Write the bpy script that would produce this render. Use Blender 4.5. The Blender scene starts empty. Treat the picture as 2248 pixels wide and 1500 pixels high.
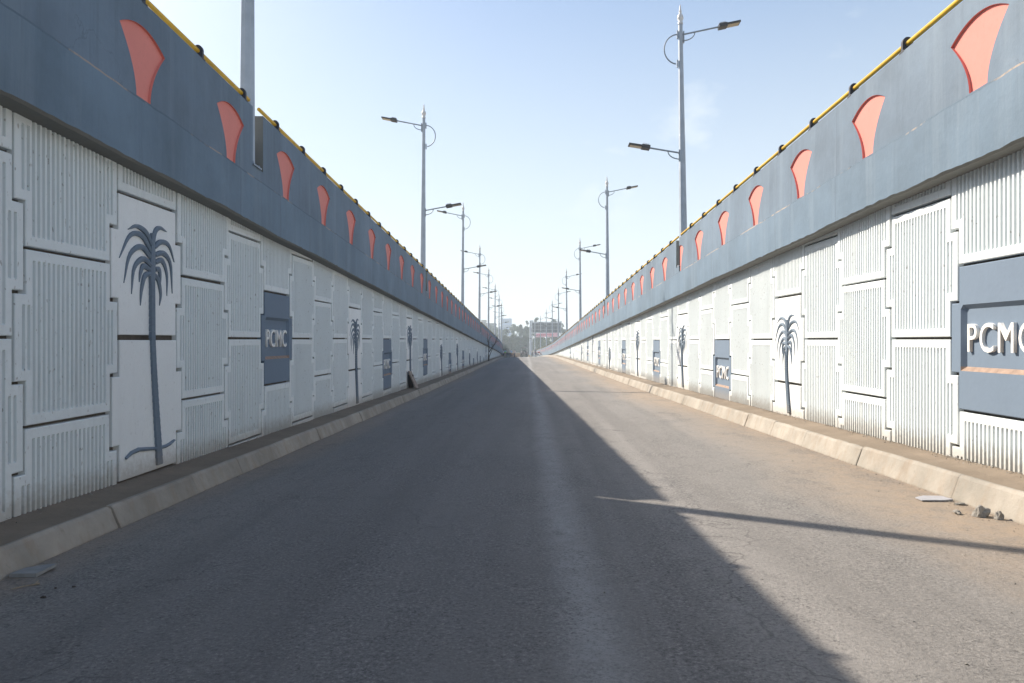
import bpy, bmesh, math, random
from mathutils import Vector, Matrix, Euler, noise
random.seed(7)
R = math.radians
scene = bpy.context.scene
COL = scene.collection

# ------------------------------------------------------------------ camera, sky, sun
EYE = 1.475
F_PX = 1738.0
cam_d = bpy.data.cameras.new("camera"); cam = bpy.data.objects.new("camera", cam_d); COL.objects.link(cam)
cam_d.sensor_width = 36.0
cam_d.lens = F_PX / 2248.0 * 36.0
cam_d.clip_start = 0.05; cam_d.clip_end = 5000
cam.location = (0, 0, EYE)
cam_d.shift_x = -31 / 2248; cam_d.shift_y = 53 / 2248
cam.rotation_euler = Euler((R(90), 0, 0), 'XYZ')
scene.camera = cam

SUN_DIR = Vector((-0.77, 0.638, 0.742)).normalized()      # towards the sun
SUN_EL = math.asin(SUN_DIR.z)
SUN_AZ = math.atan2(SUN_DIR.x, SUN_DIR.y)
w = bpy.data.worlds.new("World"); scene.world = w; w.use_nodes = True
nt = w.node_tree; nt.nodes.clear()
out = nt.nodes.new('ShaderNodeOutputWorld'); bg = nt.nodes.new('ShaderNodeBackground')
sky = nt.nodes.new('ShaderNodeTexSky'); sky.sky_type = 'NISHITA'; sky.sun_disc = False
sky.sun_elevation = SUN_EL; sky.sun_rotation = SUN_AZ
sky.air_density = 1.0; sky.dust_density = 2.2; sky.ozone_density = 3.0; sky.altitude = 300
bg.inputs['Strength'].default_value = 0.083
# thin wisps of cloud, part of the sky itself
tc = nt.nodes.new('ShaderNodeTexCoord'); mp = nt.nodes.new('ShaderNodeMapping')
mp.inputs['Scale'].default_value = (1.8, 1.8, 3.0); mp.inputs['Rotation'].default_value = (0.25, 0.5, 0.3)
cn = nt.nodes.new('ShaderNodeTexNoise'); cn.inputs['Scale'].default_value = 2.6; cn.inputs['Detail'].default_value = 7; cn.inputs['Roughness'].default_value = 0.55
cr = nt.nodes.new('ShaderNodeMapRange'); cr.inputs['From Min'].default_value = 0.47; cr.inputs['From Max'].default_value = 0.72; cr.inputs['To Min'].default_value = 0.0; cr.inputs['To Max'].default_value = 0.75
mx = nt.nodes.new('ShaderNodeMix'); mx.data_type = 'RGBA'; mx.inputs['B'].default_value = (5.9, 6.4, 6.6, 1)
L = nt.links.new
sx_ = nt.nodes.new('ShaderNodeSeparateXYZ'); L(tc.outputs['Generated'], sx_.inputs[0])
veil = nt.nodes.new('ShaderNodeMapRange'); veil.inputs['From Min'].default_value = 0.08; veil.inputs['From Max'].default_value = 0.55; veil.inputs['To Min'].default_value = 0.90; veil.inputs['To Max'].default_value = 0.05
L(sx_.outputs['Z'], veil.inputs['Value'])
vm = nt.nodes.new('ShaderNodeMath'); vm.operation = 'MAXIMUM'; L(veil.outputs['Result'], vm.inputs[0])
L(tc.outputs['Generated'], mp.inputs['Vector']); L(mp.outputs['Vector'], cn.inputs['Vector'])
L(cn.outputs['Fac'], cr.inputs['Value']); L(cr.outputs['Result'], vm.inputs[1]); L(vm.outputs[0], mx.inputs['Factor'])
hs = nt.nodes.new('ShaderNodeHueSaturation'); hs.inputs['Saturation'].default_value = 1.35; L(sky.outputs['Color'], hs.inputs['Color']); L(hs.outputs['Color'], mx.inputs['A']); L(mx.outputs['Result'], bg.inputs['Color']); L(bg.outputs['Background'], out.inputs['Surface'])

sun_d = bpy.data.lights.new("sun", 'SUN'); sun_d.energy = 5.0; sun_d.angle = R(0.55); sun_d.color = (1.0, 0.90, 0.77)
sun = bpy.data.objects.new("sun", sun_d); COL.objects.link(sun)
sun.rotation_euler = (-SUN_DIR).to_track_quat('-Z', 'Y').to_euler(); sun.location = (-20, 20, 30)

vs = scene.view_settings
vs.view_transform = 'Standard'; vs.look = 'None'; vs.gamma = 1; vs.exposure = 0.93
scene.cycles.max_bounces = 8; scene.cycles.diffuse_bounces = 4; scene.cycles.volume_bounces = 1
scene.cycles.use_denoising = True
scene.cycles.volume_step_rate = 4

# ------------------------------------------------------------------ helpers
def tag(o, label=None, cat=None, group=None, kind=None):
    if label: o['label'] = label
    if cat: o['category'] = cat
    if group: o['group'] = group
    if kind: o['kind'] = kind
    return o

def empty(name, loc=(0, 0, 0), rz=0, label=None, cat=None, group=None):
    o = bpy.data.objects.new(name, None); COL.objects.link(o); o.location = loc; o.rotation_euler = (0, 0, rz)
    o.empty_display_size = 0.2
    return tag(o, label, cat, group)

def link(name, me, parent=None, mats=()):
    o = bpy.data.objects.new(name, me); COL.objects.link(o)
    if parent: o.parent = parent
    for m in mats:
        if m.name not in [x.name for x in me.materials if x]: me.materials.append(m)
    return o

class MB:
    """collects faces for one mesh object"""
    def __init__(s): s.v = []; s.f = []; s.m = []; s.sm = []
    def quad(s, a, b, c, d, m=0): s.poly([a, b, c, d], m)
    def poly(s, pts, m=0, smooth=False):
        i = len(s.v); s.v += [tuple(p) for p in pts]; s.f.append(tuple(range(i, i + len(pts)))); s.m.append(m); s.sm.append(smooth)
    def add(s, vs_, fs, m=0, smooth=False, mat=None):
        i = len(s.v)
        s.v += [tuple(mat @ Vector(p)) if mat else tuple(p) for p in vs_]
        for f in fs: s.f.append(tuple(i + k for k in f)); s.m.append(m); s.sm.append(smooth)
    def box(s, c, d, m=0, rot=None, bev=0.0):
        x, y, z = d[0] / 2, d[1] / 2, d[2] / 2
        bm = bmesh.new(); bmesh.ops.create_cube(bm, size=1)
        bmesh.ops.scale(bm, vec=d, verts=bm.verts)
        if bev: bmesh.ops.bevel(bm, geom=list(bm.edges), offset=bev, segments=2, affect='EDGES', profile=0.6)
        M = Matrix.Translation(c) @ (rot.to_4x4() if rot else Matrix.Identity(4))
        bm.verts.index_update()
        s.add([v.co.copy() for v in bm.verts], [tuple(v.index for v in f.verts) for f in bm.faces], m, False, M)
        bm.free()
    def tube(s, pts, rad, n=8, m=0, caps=True, smooth=True):
        pts = [Vector(p) for p in pts]
        if not hasattr(rad, '__len__'): rad = [rad] * len(pts)
        rings = []; up = None
        for i, p in enumerate(pts):
            t = (pts[min(i + 1, len(pts) - 1)] - pts[max(i - 1, 0)]).normalized()
            if up is None:
                up = Vector((0, 0, 1)) if abs(t.z) < 0.9 else Vector((1, 0, 0))
            a = t.cross(up).normalized(); b = a.cross(t).normalized(); up = b
            rings.append([p + (a * math.cos(2 * math.pi * k / n) + b * math.sin(2 * math.pi * k / n)) * rad[i] for k in range(n)])
        vv = [q for r in rings for q in r]; ff = []
        for i in range(len(rings) - 1):
            for k in range(n):
                ff.append((i * n + k, i * n + (k + 1) % n, (i + 1) * n + (k + 1) % n, (i + 1) * n + k))
        s.add(vv, ff, m, smooth)
        if caps:
            s.poly(rings[0][::-1], m); s.poly(rings[-1], m)
    def lathe(s, prof, c=(0, 0, 0), n=12, m=0, axis=None, smooth=True):
        """profile of (radius, height)"""
        M = Matrix.Translation(c) @ (axis.to_4x4() if axis else Matrix.Identity(4))
        vv = []; ff = []
        for r, h in prof:
            for k in range(n): vv.append((r * math.cos(2 * math.pi * k / n), r * math.sin(2 * math.pi * k / n), h))
        for i in range(len(prof) - 1):
            for k in range(n):
                ff.append((i * n + k, i * n + (k + 1) % n, (i + 1) * n + (k + 1) % n, (i + 1) * n + k))
        s.add(vv, ff, m, smooth, M)
    def mesh(s, name):
        me = bpy.data.meshes.new(name); me.from_pydata(s.v, [], s.f)
        me.polygons.foreach_set('material_index', s.m); me.polygons.foreach_set('use_smooth', s.sm)
        me.update(); return me
    def build(s, name, mats, parent=None):
        me = s.mesh(name)
        for m in (mats if isinstance(mats, (list, tuple)) else [mats]): me.materials.append(m)
        o = bpy.data.objects.new(name, me); COL.objects.link(o)
        if parent: o.parent = parent
        return o

# ------------------------------------------------------------------ materials
def newmat(name, rough=0.8, spec=0.3, metal=0.0):
    m = bpy.data.materials.new(name); m.use_nodes = True
    n = m.node_tree; b = n.nodes['Principled BSDF']
    b.inputs['Roughness'].default_value = rough; b.inputs['Specular IOR Level'].default_value = spec; b.inputs['Metallic'].default_value = metal
    return m, n, b

def nz(n, scale, detail=6, rough=0.6, mapscale=None, coord='Object', rot=None):
    t = n.nodes.new('ShaderNodeTexNoise'); t.inputs['Scale'].default_value = scale; t.inputs['Detail'].default_value = detail; t.inputs['Roughness'].default_value = rough
    if coord == 'World':
        g = n.nodes.new('ShaderNodeNewGeometry'); src = g.outputs['Position']
    else:
        g = n.nodes.new('ShaderNodeTexCoord'); src = g.outputs[coord]
    mpn = n.nodes.new('ShaderNodeMapping'); mpn.inputs['Scale'].default_value = mapscale or (1, 1, 1)
    n.links.new(src, mpn.inputs['Vector']); n.links.new(mpn.outputs['Vector'], t.inputs['Vector'])
    return t.outputs['Fac']

def rng(n, v, a, b, c=0.0, d=1.0):
    r = n.nodes.new('ShaderNodeMapRange'); r.inputs['From Min'].default_value = a; r.inputs['From Max'].default_value = b
    r.inputs['To Min'].default_value = c; r.inputs['To Max'].default_value = d
    n.links.new(v, r.inputs['Value']); return r.outputs['Result']

def mixc(n, fac, a, b, mode='MIX'):
    x = n.nodes.new('ShaderNodeMix'); x.data_type = 'RGBA'; x.blend_type = mode
    for sock, val in (('Factor', fac), ('A', a), ('B', b)):
        if hasattr(val, 'links'): n.links.new(val, x.inputs[sock])
        elif sock == 'Factor': x.inputs[sock].default_value = val
        else: x.inputs[sock].default_value = (*val, 1)
    return x.outputs['Result']

def mathn(n, op, a, b=None):
    x = n.nodes.new('ShaderNodeMath'); x.operation = op
    for i, val in enumerate((a, b)):
        if val is None: continue
        if hasattr(val, 'links'): n.links.new(val, x.inputs[i])
        else: x.inputs[i].default_value = val
    return x.outputs[0]

def bump(n, b, h, strength=0.3, dist=0.01):
    u = n.nodes.new('ShaderNodeBump'); u.inputs['Strength'].default_value = strength; u.inputs['Distance'].default_value = dist
    n.links.new(h, u.inputs['Height']); n.links.new(u.outputs['Normal'], b.inputs['Normal'])

def simple(name, col, rough=0.7, var=0.12, scale=6, metal=0.0, spec=0.3, bmp=0.0):
    m, n, b = newmat(name, rough, spec, metal)
    f = nz(n, scale, 5)
    lo = tuple(c * (1 - var) for c in col); hi = tuple(min(1, c * (1 + var)) for c in col)
    n.links.new(mixc(n, rng(n, f, 0.3, 0.7), lo, hi), b.inputs['Base Color'])
    if bmp: bump(n, b, nz(n, scale * 8, 4), bmp, 0.004)
    return m

def wall_paint(name, col, dirtc=(0.16, 0.13, 0.10), dirt=0.5, streak=0.5, spots=0.7, cracks=False):
    """painted concrete: patches, vertical weather streaks, dark pock marks"""
    m, n, b = newmat(name, 0.75, 0.25)
    oi = n.nodes.new('ShaderNodeObjectInfo')
    big = nz(n, 0.7, 6, 0.6, coord='World')
    fine = nz(n, 14, 6, 0.65, coord='World')
    st = nz(n, 5, 6, 0.65, (1.0, 1.0, 0.10), coord='World')
    spot = nz(n, 30, 3, 0.5, (1, 1, 0.5), coord='World')
    c = mixc(n, rng(n, big, 0.3, 0.72), tuple(x * 0.87 for x in col), col)
    c = mixc(n, mathn(n, 'MULTIPLY', oi.outputs['Random'], 0.55), c, tuple(x * y for x, y in zip(col, (0.84, 0.86, 0.87))))
    c = mixc(n, mathn(n, 'MULTIPLY', rng(n, fine, 0.45, 0.75), 0.22), c, tuple(x * 0.75 for x in col))
    c = mixc(n, mathn(n, 'MULTIPLY', rng(n, st, 0.55, 0.80), streak), c, tuple(0.45 * x + 0.35 * y for x, y in zip(col, dirtc)))
    m2 = mathn(n, 'MULTIPLY', rng(n, big, 0.52, 0.75), rng(n, fine, 0.42, 0.66))
    c = mixc(n, mathn(n, 'MULTIPLY', m2, dirt), c, tuple(0.5 * x + 0.4 * y for x, y in zip(col, dirtc)))
    c = mixc(n, mathn(n, 'MULTIPLY', rng(n, spot, 0.66, 0.72), spots), c, dirtc)
    # road dirt splashed on the lowest hand's breadth of the wall
    g = n.nodes.new('ShaderNodeNewGeometry'); sp = n.nodes.new('ShaderNodeSeparateXYZ'); n.links.new(g.outputs['Position'], sp.inputs[0])
    hh = mathn(n, 'SUBTRACT', mathn(n, 'SUBTRACT', sp.outputs['Z'], mathn(n, 'MULTIPLY', sp.outputs['Y'], 0.0228)), mathn(n, 'MULTIPLY', mathn(n, 'GREATER_THAN', sp.outputs['X'], 0.0), 0.235))
    hh = mathn(n, 'ADD', hh, mathn(n, 'MULTIPLY', mathn(n, 'SUBTRACT', fine, 0.5), 0.35))
    c = mixc(n, mathn(n, 'MULTIPLY', rng(n, hh, 0.34, 0.14), 0.55), c, (0.27, 0.23, 0.18))
    n.links.new(c, b.inputs['Base Color'])
    bump(n, b, mathn(n, 'ADD', fine, mathn(n, 'MULTIPLY', big, 2.0)), 0.35, 0.006)
    return m

M = {}
M['rib_white'] = wall_paint('white_wall_paint', (0.755, 0.80, 0.805), dirt=0.28, streak=0.24, spots=0.55)
M['plain_white'] = wall_paint('plain_white_paint', (0.84, 0.86, 0.855), dirt=0.25, streak=0.12, spots=0.2)
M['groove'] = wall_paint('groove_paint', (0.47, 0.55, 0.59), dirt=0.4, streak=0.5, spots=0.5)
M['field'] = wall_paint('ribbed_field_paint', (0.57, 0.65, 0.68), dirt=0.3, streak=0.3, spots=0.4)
M['joint'] = simple('joint_dirt', (0.10, 0.088, 0.075), 0.95, 0.3, 9)
M['blue_plate'] = wall_paint('blue_plate_paint', (0.165, 0.218, 0.287), dirtc=(0.22, 0.24, 0.27), dirt=0.1, streak=0.12, spots=0.1)
M['sill'] = simple('rusty_sill', (0.30, 0.215, 0.165), 0.85, 0.25, 12)
M['palm'] = wall_paint('palm_blue_paint', (0.165, 0.212, 0.268), dirtc=(0.3, 0.3, 0.3), dirt=0.1, streak=0.1, spots=0.1)
M['letter'] = simple('letter_white', (0.78, 0.77, 0.74), 0.7, 0.08, 20)
M['pink'] = wall_paint('pink_paint', (0.75, 0.255, 0.21), dirt=0.25, streak=0.22, spots=0.15)

def beam_paint(name, col):
    m, n, b = newmat(name, 0.7, 0.3)
    big = nz(n, 0.55, 7, 0.65, coord='World'); fine = nz(n, 11, 7, 0.7, coord='World')
    st = nz(n, 3.2, 6, 0.62, (1, 1, 0.07), coord='World')
    c = mixc(n, rng(n, big, 0.34, 0.66), tuple(x * 0.78 for x in col), tuple(x * 1.14 for x in col))
    c = mixc(n, mathn(n, 'MULTIPLY', rng(n, st, 0.5, 0.74), 0.42), c, (0.215, 0.27, 0.32))
    st2 = nz(n, 6.5, 5, 0.7, (1, 1, 0.05), coord='World'); patch = nz(n, 1.6, 2, 0.3, (1, 0.6, 1.3), coord='World')
    c = mixc(n, mathn(n, 'MULTIPLY', rng(n, st2, 0.56, 0.72), 0.45), c, (0.085, 0.115, 0.15))
    c = mixc(n, mathn(n, 'MULTIPLY', rng(n, patch, 0.60, 0.615), 0.22), c, (0.12, 0.175, 0.235))
    c = mixc(n, mathn(n, 'MULTIPLY', rng(n, fine, 0.55, 0.8), 0.35), c, (0.09, 0.13, 0.175))
    chip = nz(n, 9, 8, 0.8, (1, 1, 0.4), coord='World')
    c = mixc(n, mathn(n, 'MULTIPLY', rng(n, chip, 0.735, 0.76), 0.55), c, (0.5, 0.5, 0.48))
    crk = n.nodes.new('ShaderNodeTexVoronoi'); crk.feature = 'DISTANCE_TO_EDGE'; crk.inputs['Scale'].default_value = 0.55
    wv = n.nodes.new('ShaderNodeVectorMath'); wv.operation = 'ADD'; gg = n.nodes.new('ShaderNodeNewGeometry'); wn_ = n.nodes.new('ShaderNodeTexNoise'); wn_.inputs['Scale'].default_value = 2.5; wn_.inputs['Detail'].default_value = 6
    n.links.new(gg.outputs['Position'], wn_.inputs['Vector']); n.links.new(gg.outputs['Position'], wv.inputs[0]); n.links.new(wn_.outputs['Color'], wv.inputs[1]); n.links.new(wv.outputs[0], crk.inputs['Vector'])
    c = mixc(n, mathn(n, 'MULTIPLY', mathn(n, 'MULTIPLY', rng(n, crk.outputs['Distance'], 0.006, 0.002), rng(n, big, 0.54, 0.60)), 0.28), c, (0.05, 0.065, 0.085))
    # casting seams every few metres, thin dark vertical lines
    g = n.nodes.new('ShaderNodeNewGeometry'); sp = n.nodes.new('ShaderNodeSeparateXYZ'); n.links.new(g.outputs['Position'], sp.inputs[0])
    yy = mathn(n, 'ADD', sp.outputs['Y'], mathn(n, 'MULTIPLY', fine, 0.03))
    fr = mathn(n, 'ABSOLUTE', mathn(n, 'SUBTRACT', mathn(n, 'FRACT', mathn(n, 'MULTIPLY', yy, 1 / 7.3)), 0.5))
    seam = mathn(n, 'LESS_THAN', fr, 0.0014)
    c = mixc(n, mathn(n, 'MULTIPLY', seam, 0.45), c, (0.08, 0.10, 0.13))
    n.links.new(c, b.inputs['Base Color'])
    bump(n, b, mathn(n, 'ADD', fine, mathn(n, 'MULTIPLY', big, 3.0)), 0.4, 0.01)
    return m
M['beam'] = beam_paint('blue_beam_paint', (0.126, 0.183, 0.242)); M['parapet'] = beam_paint('grey_parapet_paint', (0.129, 0.176, 0.230))
M['raw_concrete'] = wall_paint('raw_concrete', (0.20, 0.20, 0.185), dirt=0.6, streak=0.3, spots=0.5)
def seam_mat():
    m, n, b = newmat('cold_joint', 0.9, 0.2)
    a = nz(n, 1.1, 5, 0.6, coord='World'); f = nz(n, 9, 6, 0.8, coord='World')
    c = mixc(n, rng(n, mathn(n, 'ADD', a, mathn(n, 'MULTIPLY', f, 0.5)), 0.74, 0.84), (0.11, 0.15, 0.19), (0.33, 0.28, 0.24))
    c = mixc(n, rng(n, f, 0.60, 0.66), c, (0.05, 0.06, 0.075))
    n.links.new(c, b.inputs['Base Color']); bump(n, b, f, 0.8, 0.02); return m
M['seam'] = seam_mat()

def asphalt():
    m, n, b = newmat('dusty_asphalt', 0.82, 0.35)
    big = nz(n, 0.35, 7, 0.62, (1.0, 0.30, 1), coord='World')
    track = nz(n, 1.1, 5, 0.6, (1.0, 0.028, 1), coord='World')
    band = nz(n, 1.9, 3, 0.5, (1.0, 0.02, 1), coord='World')
    mid = nz(n, 5, 7, 0.7, coord='World')
    grain = nz(n, 46, 4, 0.8, coord='World')
    pit = nz(n, 21, 5, 0.78, coord='World')
    blot = nz(n, 6.5, 6, 0.75, (1.0, 0.6, 1), coord='World')
    g = n.nodes.new('ShaderNodeNewGeometry'); sp = n.nodes.new('ShaderNodeSeparateXYZ'); n.links.new(g.outputs['Position'], sp.inputs[0])
    X = sp.outputs['X']
    c = mixc(n, rng(n, big, 0.3, 0.7), (0.150, 0.142, 0.134), (0.228, 0.213, 0.196))
    c = mixc(n, mathn(n, 'MULTIPLY', rng(n, track, 0.42, 0.66), 0.65), c, (0.250, 0.236, 0.222))
    c = mixc(n, mathn(n, 'MULTIPLY', rng(n, band, 0.50, 0.66), 0.40), c, (0.115, 0.108, 0.102))
    # driven band left of the middle, darkened to deepen the wall's shade on it
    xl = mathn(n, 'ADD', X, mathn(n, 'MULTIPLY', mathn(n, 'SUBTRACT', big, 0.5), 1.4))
    lane_shade = mathn(n, 'MULTIPLY', rng(n, xl, -3.1, -2.2), rng(n, xl, 1.1, -0.3))
    c = mixc(n, mathn(n, 'MULTIPLY', lane_shade, 0.42), c, (0.095, 0.092, 0.09))
    # pale worn strip along the middle
    xs = mathn(n, 'ADD', X, mathn(n, 'MULTIPLY', mathn(n, 'SUBTRACT', big, 0.5), 0.3))
    strip = rng(n, mathn(n, 'ABSOLUTE', mathn(n, 'SUBTRACT', xs, 0.33)), 0.24, 0.04)
    c = mixc(n, mathn(n, 'MULTIPLY', strip, mathn(n, 'MULTIPLY', rng(n, mid, 0.3, 0.7, 0.45, 1.0), 0.75)), c, (0.33, 0.325, 0.315))
    # brown dust swept against the kerbs
    d1 = rng(n, mathn(n, 'ADD', X, mathn(n, 'MULTIPLY', mathn(n, 'SUBTRACT', big, 0.5), 2.6)), 2.5, 3.7)
    d2 = rng(n, mathn(n, 'ADD', X, mathn(n, 'MULTIPLY', mathn(n, 'SUBTRACT', big, 0.5), 1.6)), -3.0, -3.55)
    dust = mathn(n, 'MULTIPLY', mathn(n, 'MAXIMUM', d1, mathn(n, 'MULTIPLY', d2, 0.7)), rng(n, mid, 0.25, 0.7, 0.45, 1.0))
    c = mixc(n, mathn(n, 'MULTIPLY', dust, 0.85), c, (0.33, 0.245, 0.165))
    lump = nz(n, 1.4, 5, 0.7, (1.0, 0.45, 1), coord='World')
    vo = n.nodes.new('ShaderNodeTexVoronoi'); vo.feature = 'DISTANCE_TO_EDGE'; vo.inputs['Scale'].default_value = 0.42
    vw = n.nodes.new('ShaderNodeTexNoise'); vw.inputs['Scale'].default_value = 1.8; vw.inputs['Detail'].default_value = 7
    va = n.nodes.new('ShaderNodeVectorMath'); va.operation = 'ADD'
    n.links.new(g.outputs['Position'], vw.inputs['Vector']); n.links.new(g.outputs['Position'], va.inputs[0]); n.links.new(vw.outputs['Color'], va.inputs[1]); n.links.new(va.outputs[0], vo.inputs['Vector'])
    c = mixc(n, mathn(n, 'MULTIPLY', mathn(n, 'MULTIPLY', rng(n, vo.outputs['Distance'], 0.006, 0.002), rng(n, track, 0.50, 0.58)), 0.5), c, (0.05, 0.048, 0.046))
    gs = mathn(n, 'MULTIPLY', mathn(n, 'SUBTRACT', 1.0, mathn(n, 'MULTIPLY', dust, 0.6)), rng(n, lump, 0.36, 0.62, 0.35, 1.15))
    c = mixc(n, mathn(n, 'MULTIPLY', rng(n, lump, 0.54, 0.66), 0.28), c, (0.10, 0.098, 0.096))
    c = mixc(n, mathn(n, 'MULTIPLY', rng(n, blot, 0.50, 0.66), 0.30), c, (0.10, 0.096, 0.092))
    c = mixc(n, mathn(n, 'MULTIPLY', rng(n, grain, 0.53, 0.66), mathn(n, 'MULTIPLY', gs, 0.6)), c, (0.36, 0.335, 0.31))
    c = mixc(n, mathn(n, 'MULTIPLY', rng(n, grain, 0.48, 0.36), mathn(n, 'MULTIPLY', gs, 0.75)), c, (0.055, 0.052, 0.05))
    c = mixc(n, mathn(n, 'MULTIPLY', rng(n, pit, 0.60, 0.66), mathn(n, 'MULTIPLY', gs, 0.8)), c, (0.04, 0.037, 0.035))
    n.links.new(c, b.inputs['Base Color'])
    bump(n, b, mathn(n, 'ADD', mathn(n, 'MULTIPLY', grain, 0.8), pit), 0.8, 0.012)
    return m
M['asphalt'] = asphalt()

def concrete(name, lo, hi, stain=(0.2, 0.14, 0.09), bs=0.5):
    m, n, b = newmat(name, 0.9, 0.2)
    a = nz(n, 1.3, 7, 0.65, coord='World'); f = nz(n, 16, 6, 0.7, coord='World'); st = nz(n, 5, 6, 0.7, (1, 1, 0.25), coord='World')
    c = mixc(n, rng(n, a, 0.3, 0.7), lo, hi)
    c = mixc(n, mathn(n, 'MULTIPLY', rng(n, st, 0.48, 0.72), 0.65), c, stain)
    c = mixc(n, mathn(n, 'MULTIPLY', rng(n, f, 0.58, 0.75), 0.4), c, tuple(x * 0.5 for x in lo))
    n.links.new(c, b.inputs['Base Color']); bump(n, b, mathn(n, 'ADD', f, a), bs, 0.012)
    return m
M['kerb'] = concrete('kerb_concrete', (0.24, 0.222, 0.19), (0.40, 0.362, 0.31), (0.26, 0.20, 0.145))
M['ledge'] = concrete('ledge_dirt', (0.17, 0.135, 0.10), (0.25, 0.20, 0.15), (0.2, 0.16, 0.12), 0.9)
M['mortar'] = concrete('mortar', (0.27, 0.235, 0.19), (0.38, 0.34, 0.28))
M['earth'] = concrete('dry_earth', (0.24, 0.20, 0.14), (0.33, 0.27, 0.19))
M['galv'] = simple('galvanised_steel', (0.36, 0.41, 0.47), 0.5, 0.14, 3, 0.05, 0.5)
M['galv_dark'] = simple('bracket_steel', (0.23, 0.27, 0.32), 0.5, 0.1, 5, 0.1, 0.5)
M['finial'] = simple('finial_paint', (0.62, 0.61, 0.60), 0.45, 0.06, 8)
M['lamp_black'] = simple('lamp_housing', (0.045, 0.045, 0.05), 0.5, 0.2, 9)
M['lamp_glass'] = simple('lamp_lens', (0.42, 0.36, 0.26), 0.2, 0.2, 30, 0, 0.6)
M['rail'] = simple('yellow_rail_paint', (0.62, 0.36, 0.02), 0.5, 0.18, 5)
M['bracket'] = simple('black_bracket', (0.03, 0.03, 0.04), 0.55, 0.3, 8)
M['stone'] = simple('rubble_stone', (0.25, 0.235, 0.21), 0.95, 0.3, 14, bmp=0.6)
M['slab'] = simple('pale_sheet', (0.33, 0.33, 0.35), 0.6, 0.1, 8)
M['twig'] = simple('dry_twig', (0.07, 0.055, 0.045), 0.9, 0.3, 10)
M['straw'] = simple('pale_stick', (0.26, 0.215, 0.16), 0.9, 0.2, 10)
M['wood'] = simple('weathered_board', (0.30, 0.245, 0.21), 0.85, 0.25, 7)
M['skin'] = simple('skin', (0.22, 0.12, 0.075), 0.6, 0.1, 8)
M['hair'] = simple('hair', (0.015, 0.012, 0.01), 0.6, 0.2, 20)
M['rubber'] = simple('tyre_rubber', (0.03, 0.03, 0.03), 0.85, 0.2, 9)
M['chrome'] = simple('dull_chrome', (0.5, 0.5, 0.5), 0.3, 0.1, 5, 0.8)
def cloth(name, c): return simple(name, c, 0.9, 0.15, 12)

# ------------------------------------------------------------------ alignment of the ramp
RC, Z0 = 1500.0, 110.0
def path(s):
    t = max(0.0, s - Z0)
    return -t * t / (2 * RC), t / RC
def P(s, X, Z):
    cx, th = path(s)
    return Vector((cx + X * math.cos(th), s + X * math.sin(th) if s > Z0 else s, Z))
def E(s):
    if s < 25: return 0.0210 * s
    if s < 35: u = s - 25; return 0.525 + 0.021 * u + 0.0035 * u * u / 20
    e35 = 0.525 + 0.21 + 0.0175
    if s < 95: return e35 + 0.0245 * (s - 35)
    e95 = e35 + 0.0245 * 60
    if s < 175: u = s - 95; return e95 + 0.0245 * u - 0.0245 * u * u / 160
    return e95 + 0.0245 * 40
E_END = E(200)
def xs_fade(s): return 1.0 if s < 150 else max(0.0, 1 - (s - 150) / 60)
def road_z(s, X): return E(s) + 0.0281 * (X - 0.13) * xs_fade(s)
WL, WR = -4.16, 4.49           # faces of the walls
KL, KR = -3.58, 3.87           # kerb faces at road level
TL, TR = -3.66, 3.95           # kerb top edges
def ledge_z(side, s): return E(s) + (0.09 if side < 0 else 0.325 - 0.10 * (1 - xs_fade(s)))
CAPX = {-1: -3.94, 1: 4.27}
CAPB = {-1: EYE + 2.06, 1: EYE + 1.965}
SEAM = {-1: EYE + 2.74, 1: EYE + 2.62}
TOP = {-1: EYE + 3.76, 1: EYE + 3.58}
END = 204.0
def stations(a, b, step_near=1.0, far=2.5):
    s = a; o = []
    while s < b - 1e-6:
        o.append(s); s += step_near if s < 60 else far
    o.append(b); return o

# ------------------------------------------------------------------ road, ledges, kerbs, ground
mb = MB()
st = stations(-16, END, 1.0, 2.0); lat = [KL - 0.15, -2.4, -1.2, 0, 1.2, 2.4, KR + 0.15]
for a, b_ in zip(st, st[1:]):
    for x0, x1 in zip(lat, lat[1:]):
        mb.quad(P(a, x0, road_z(a, x0)), P(a, x1, road_z(a, x1)), P(b_, x1, road_z(b_, x1)), P(b_, x0, road_z(b_, x0)))
# beyond the walls the carriageway widens on to the flat
for a, b_ in zip([END, 230, 260], [230, 260, 300]):
    for x0, x1 in ((-14, -4), (-4, 4), (4, 14)):
        mb.quad(P(a, x0, E_END + 0.004), P(a, x1, E_END + 0.004), P(b_, x1, E_END + 0.004), P(b_, x0, E_END + 0.004))
tag(mb.build('road', M['asphalt']), 'dusty grey asphalt ramp running between the two painted walls', kind='structure')

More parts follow.
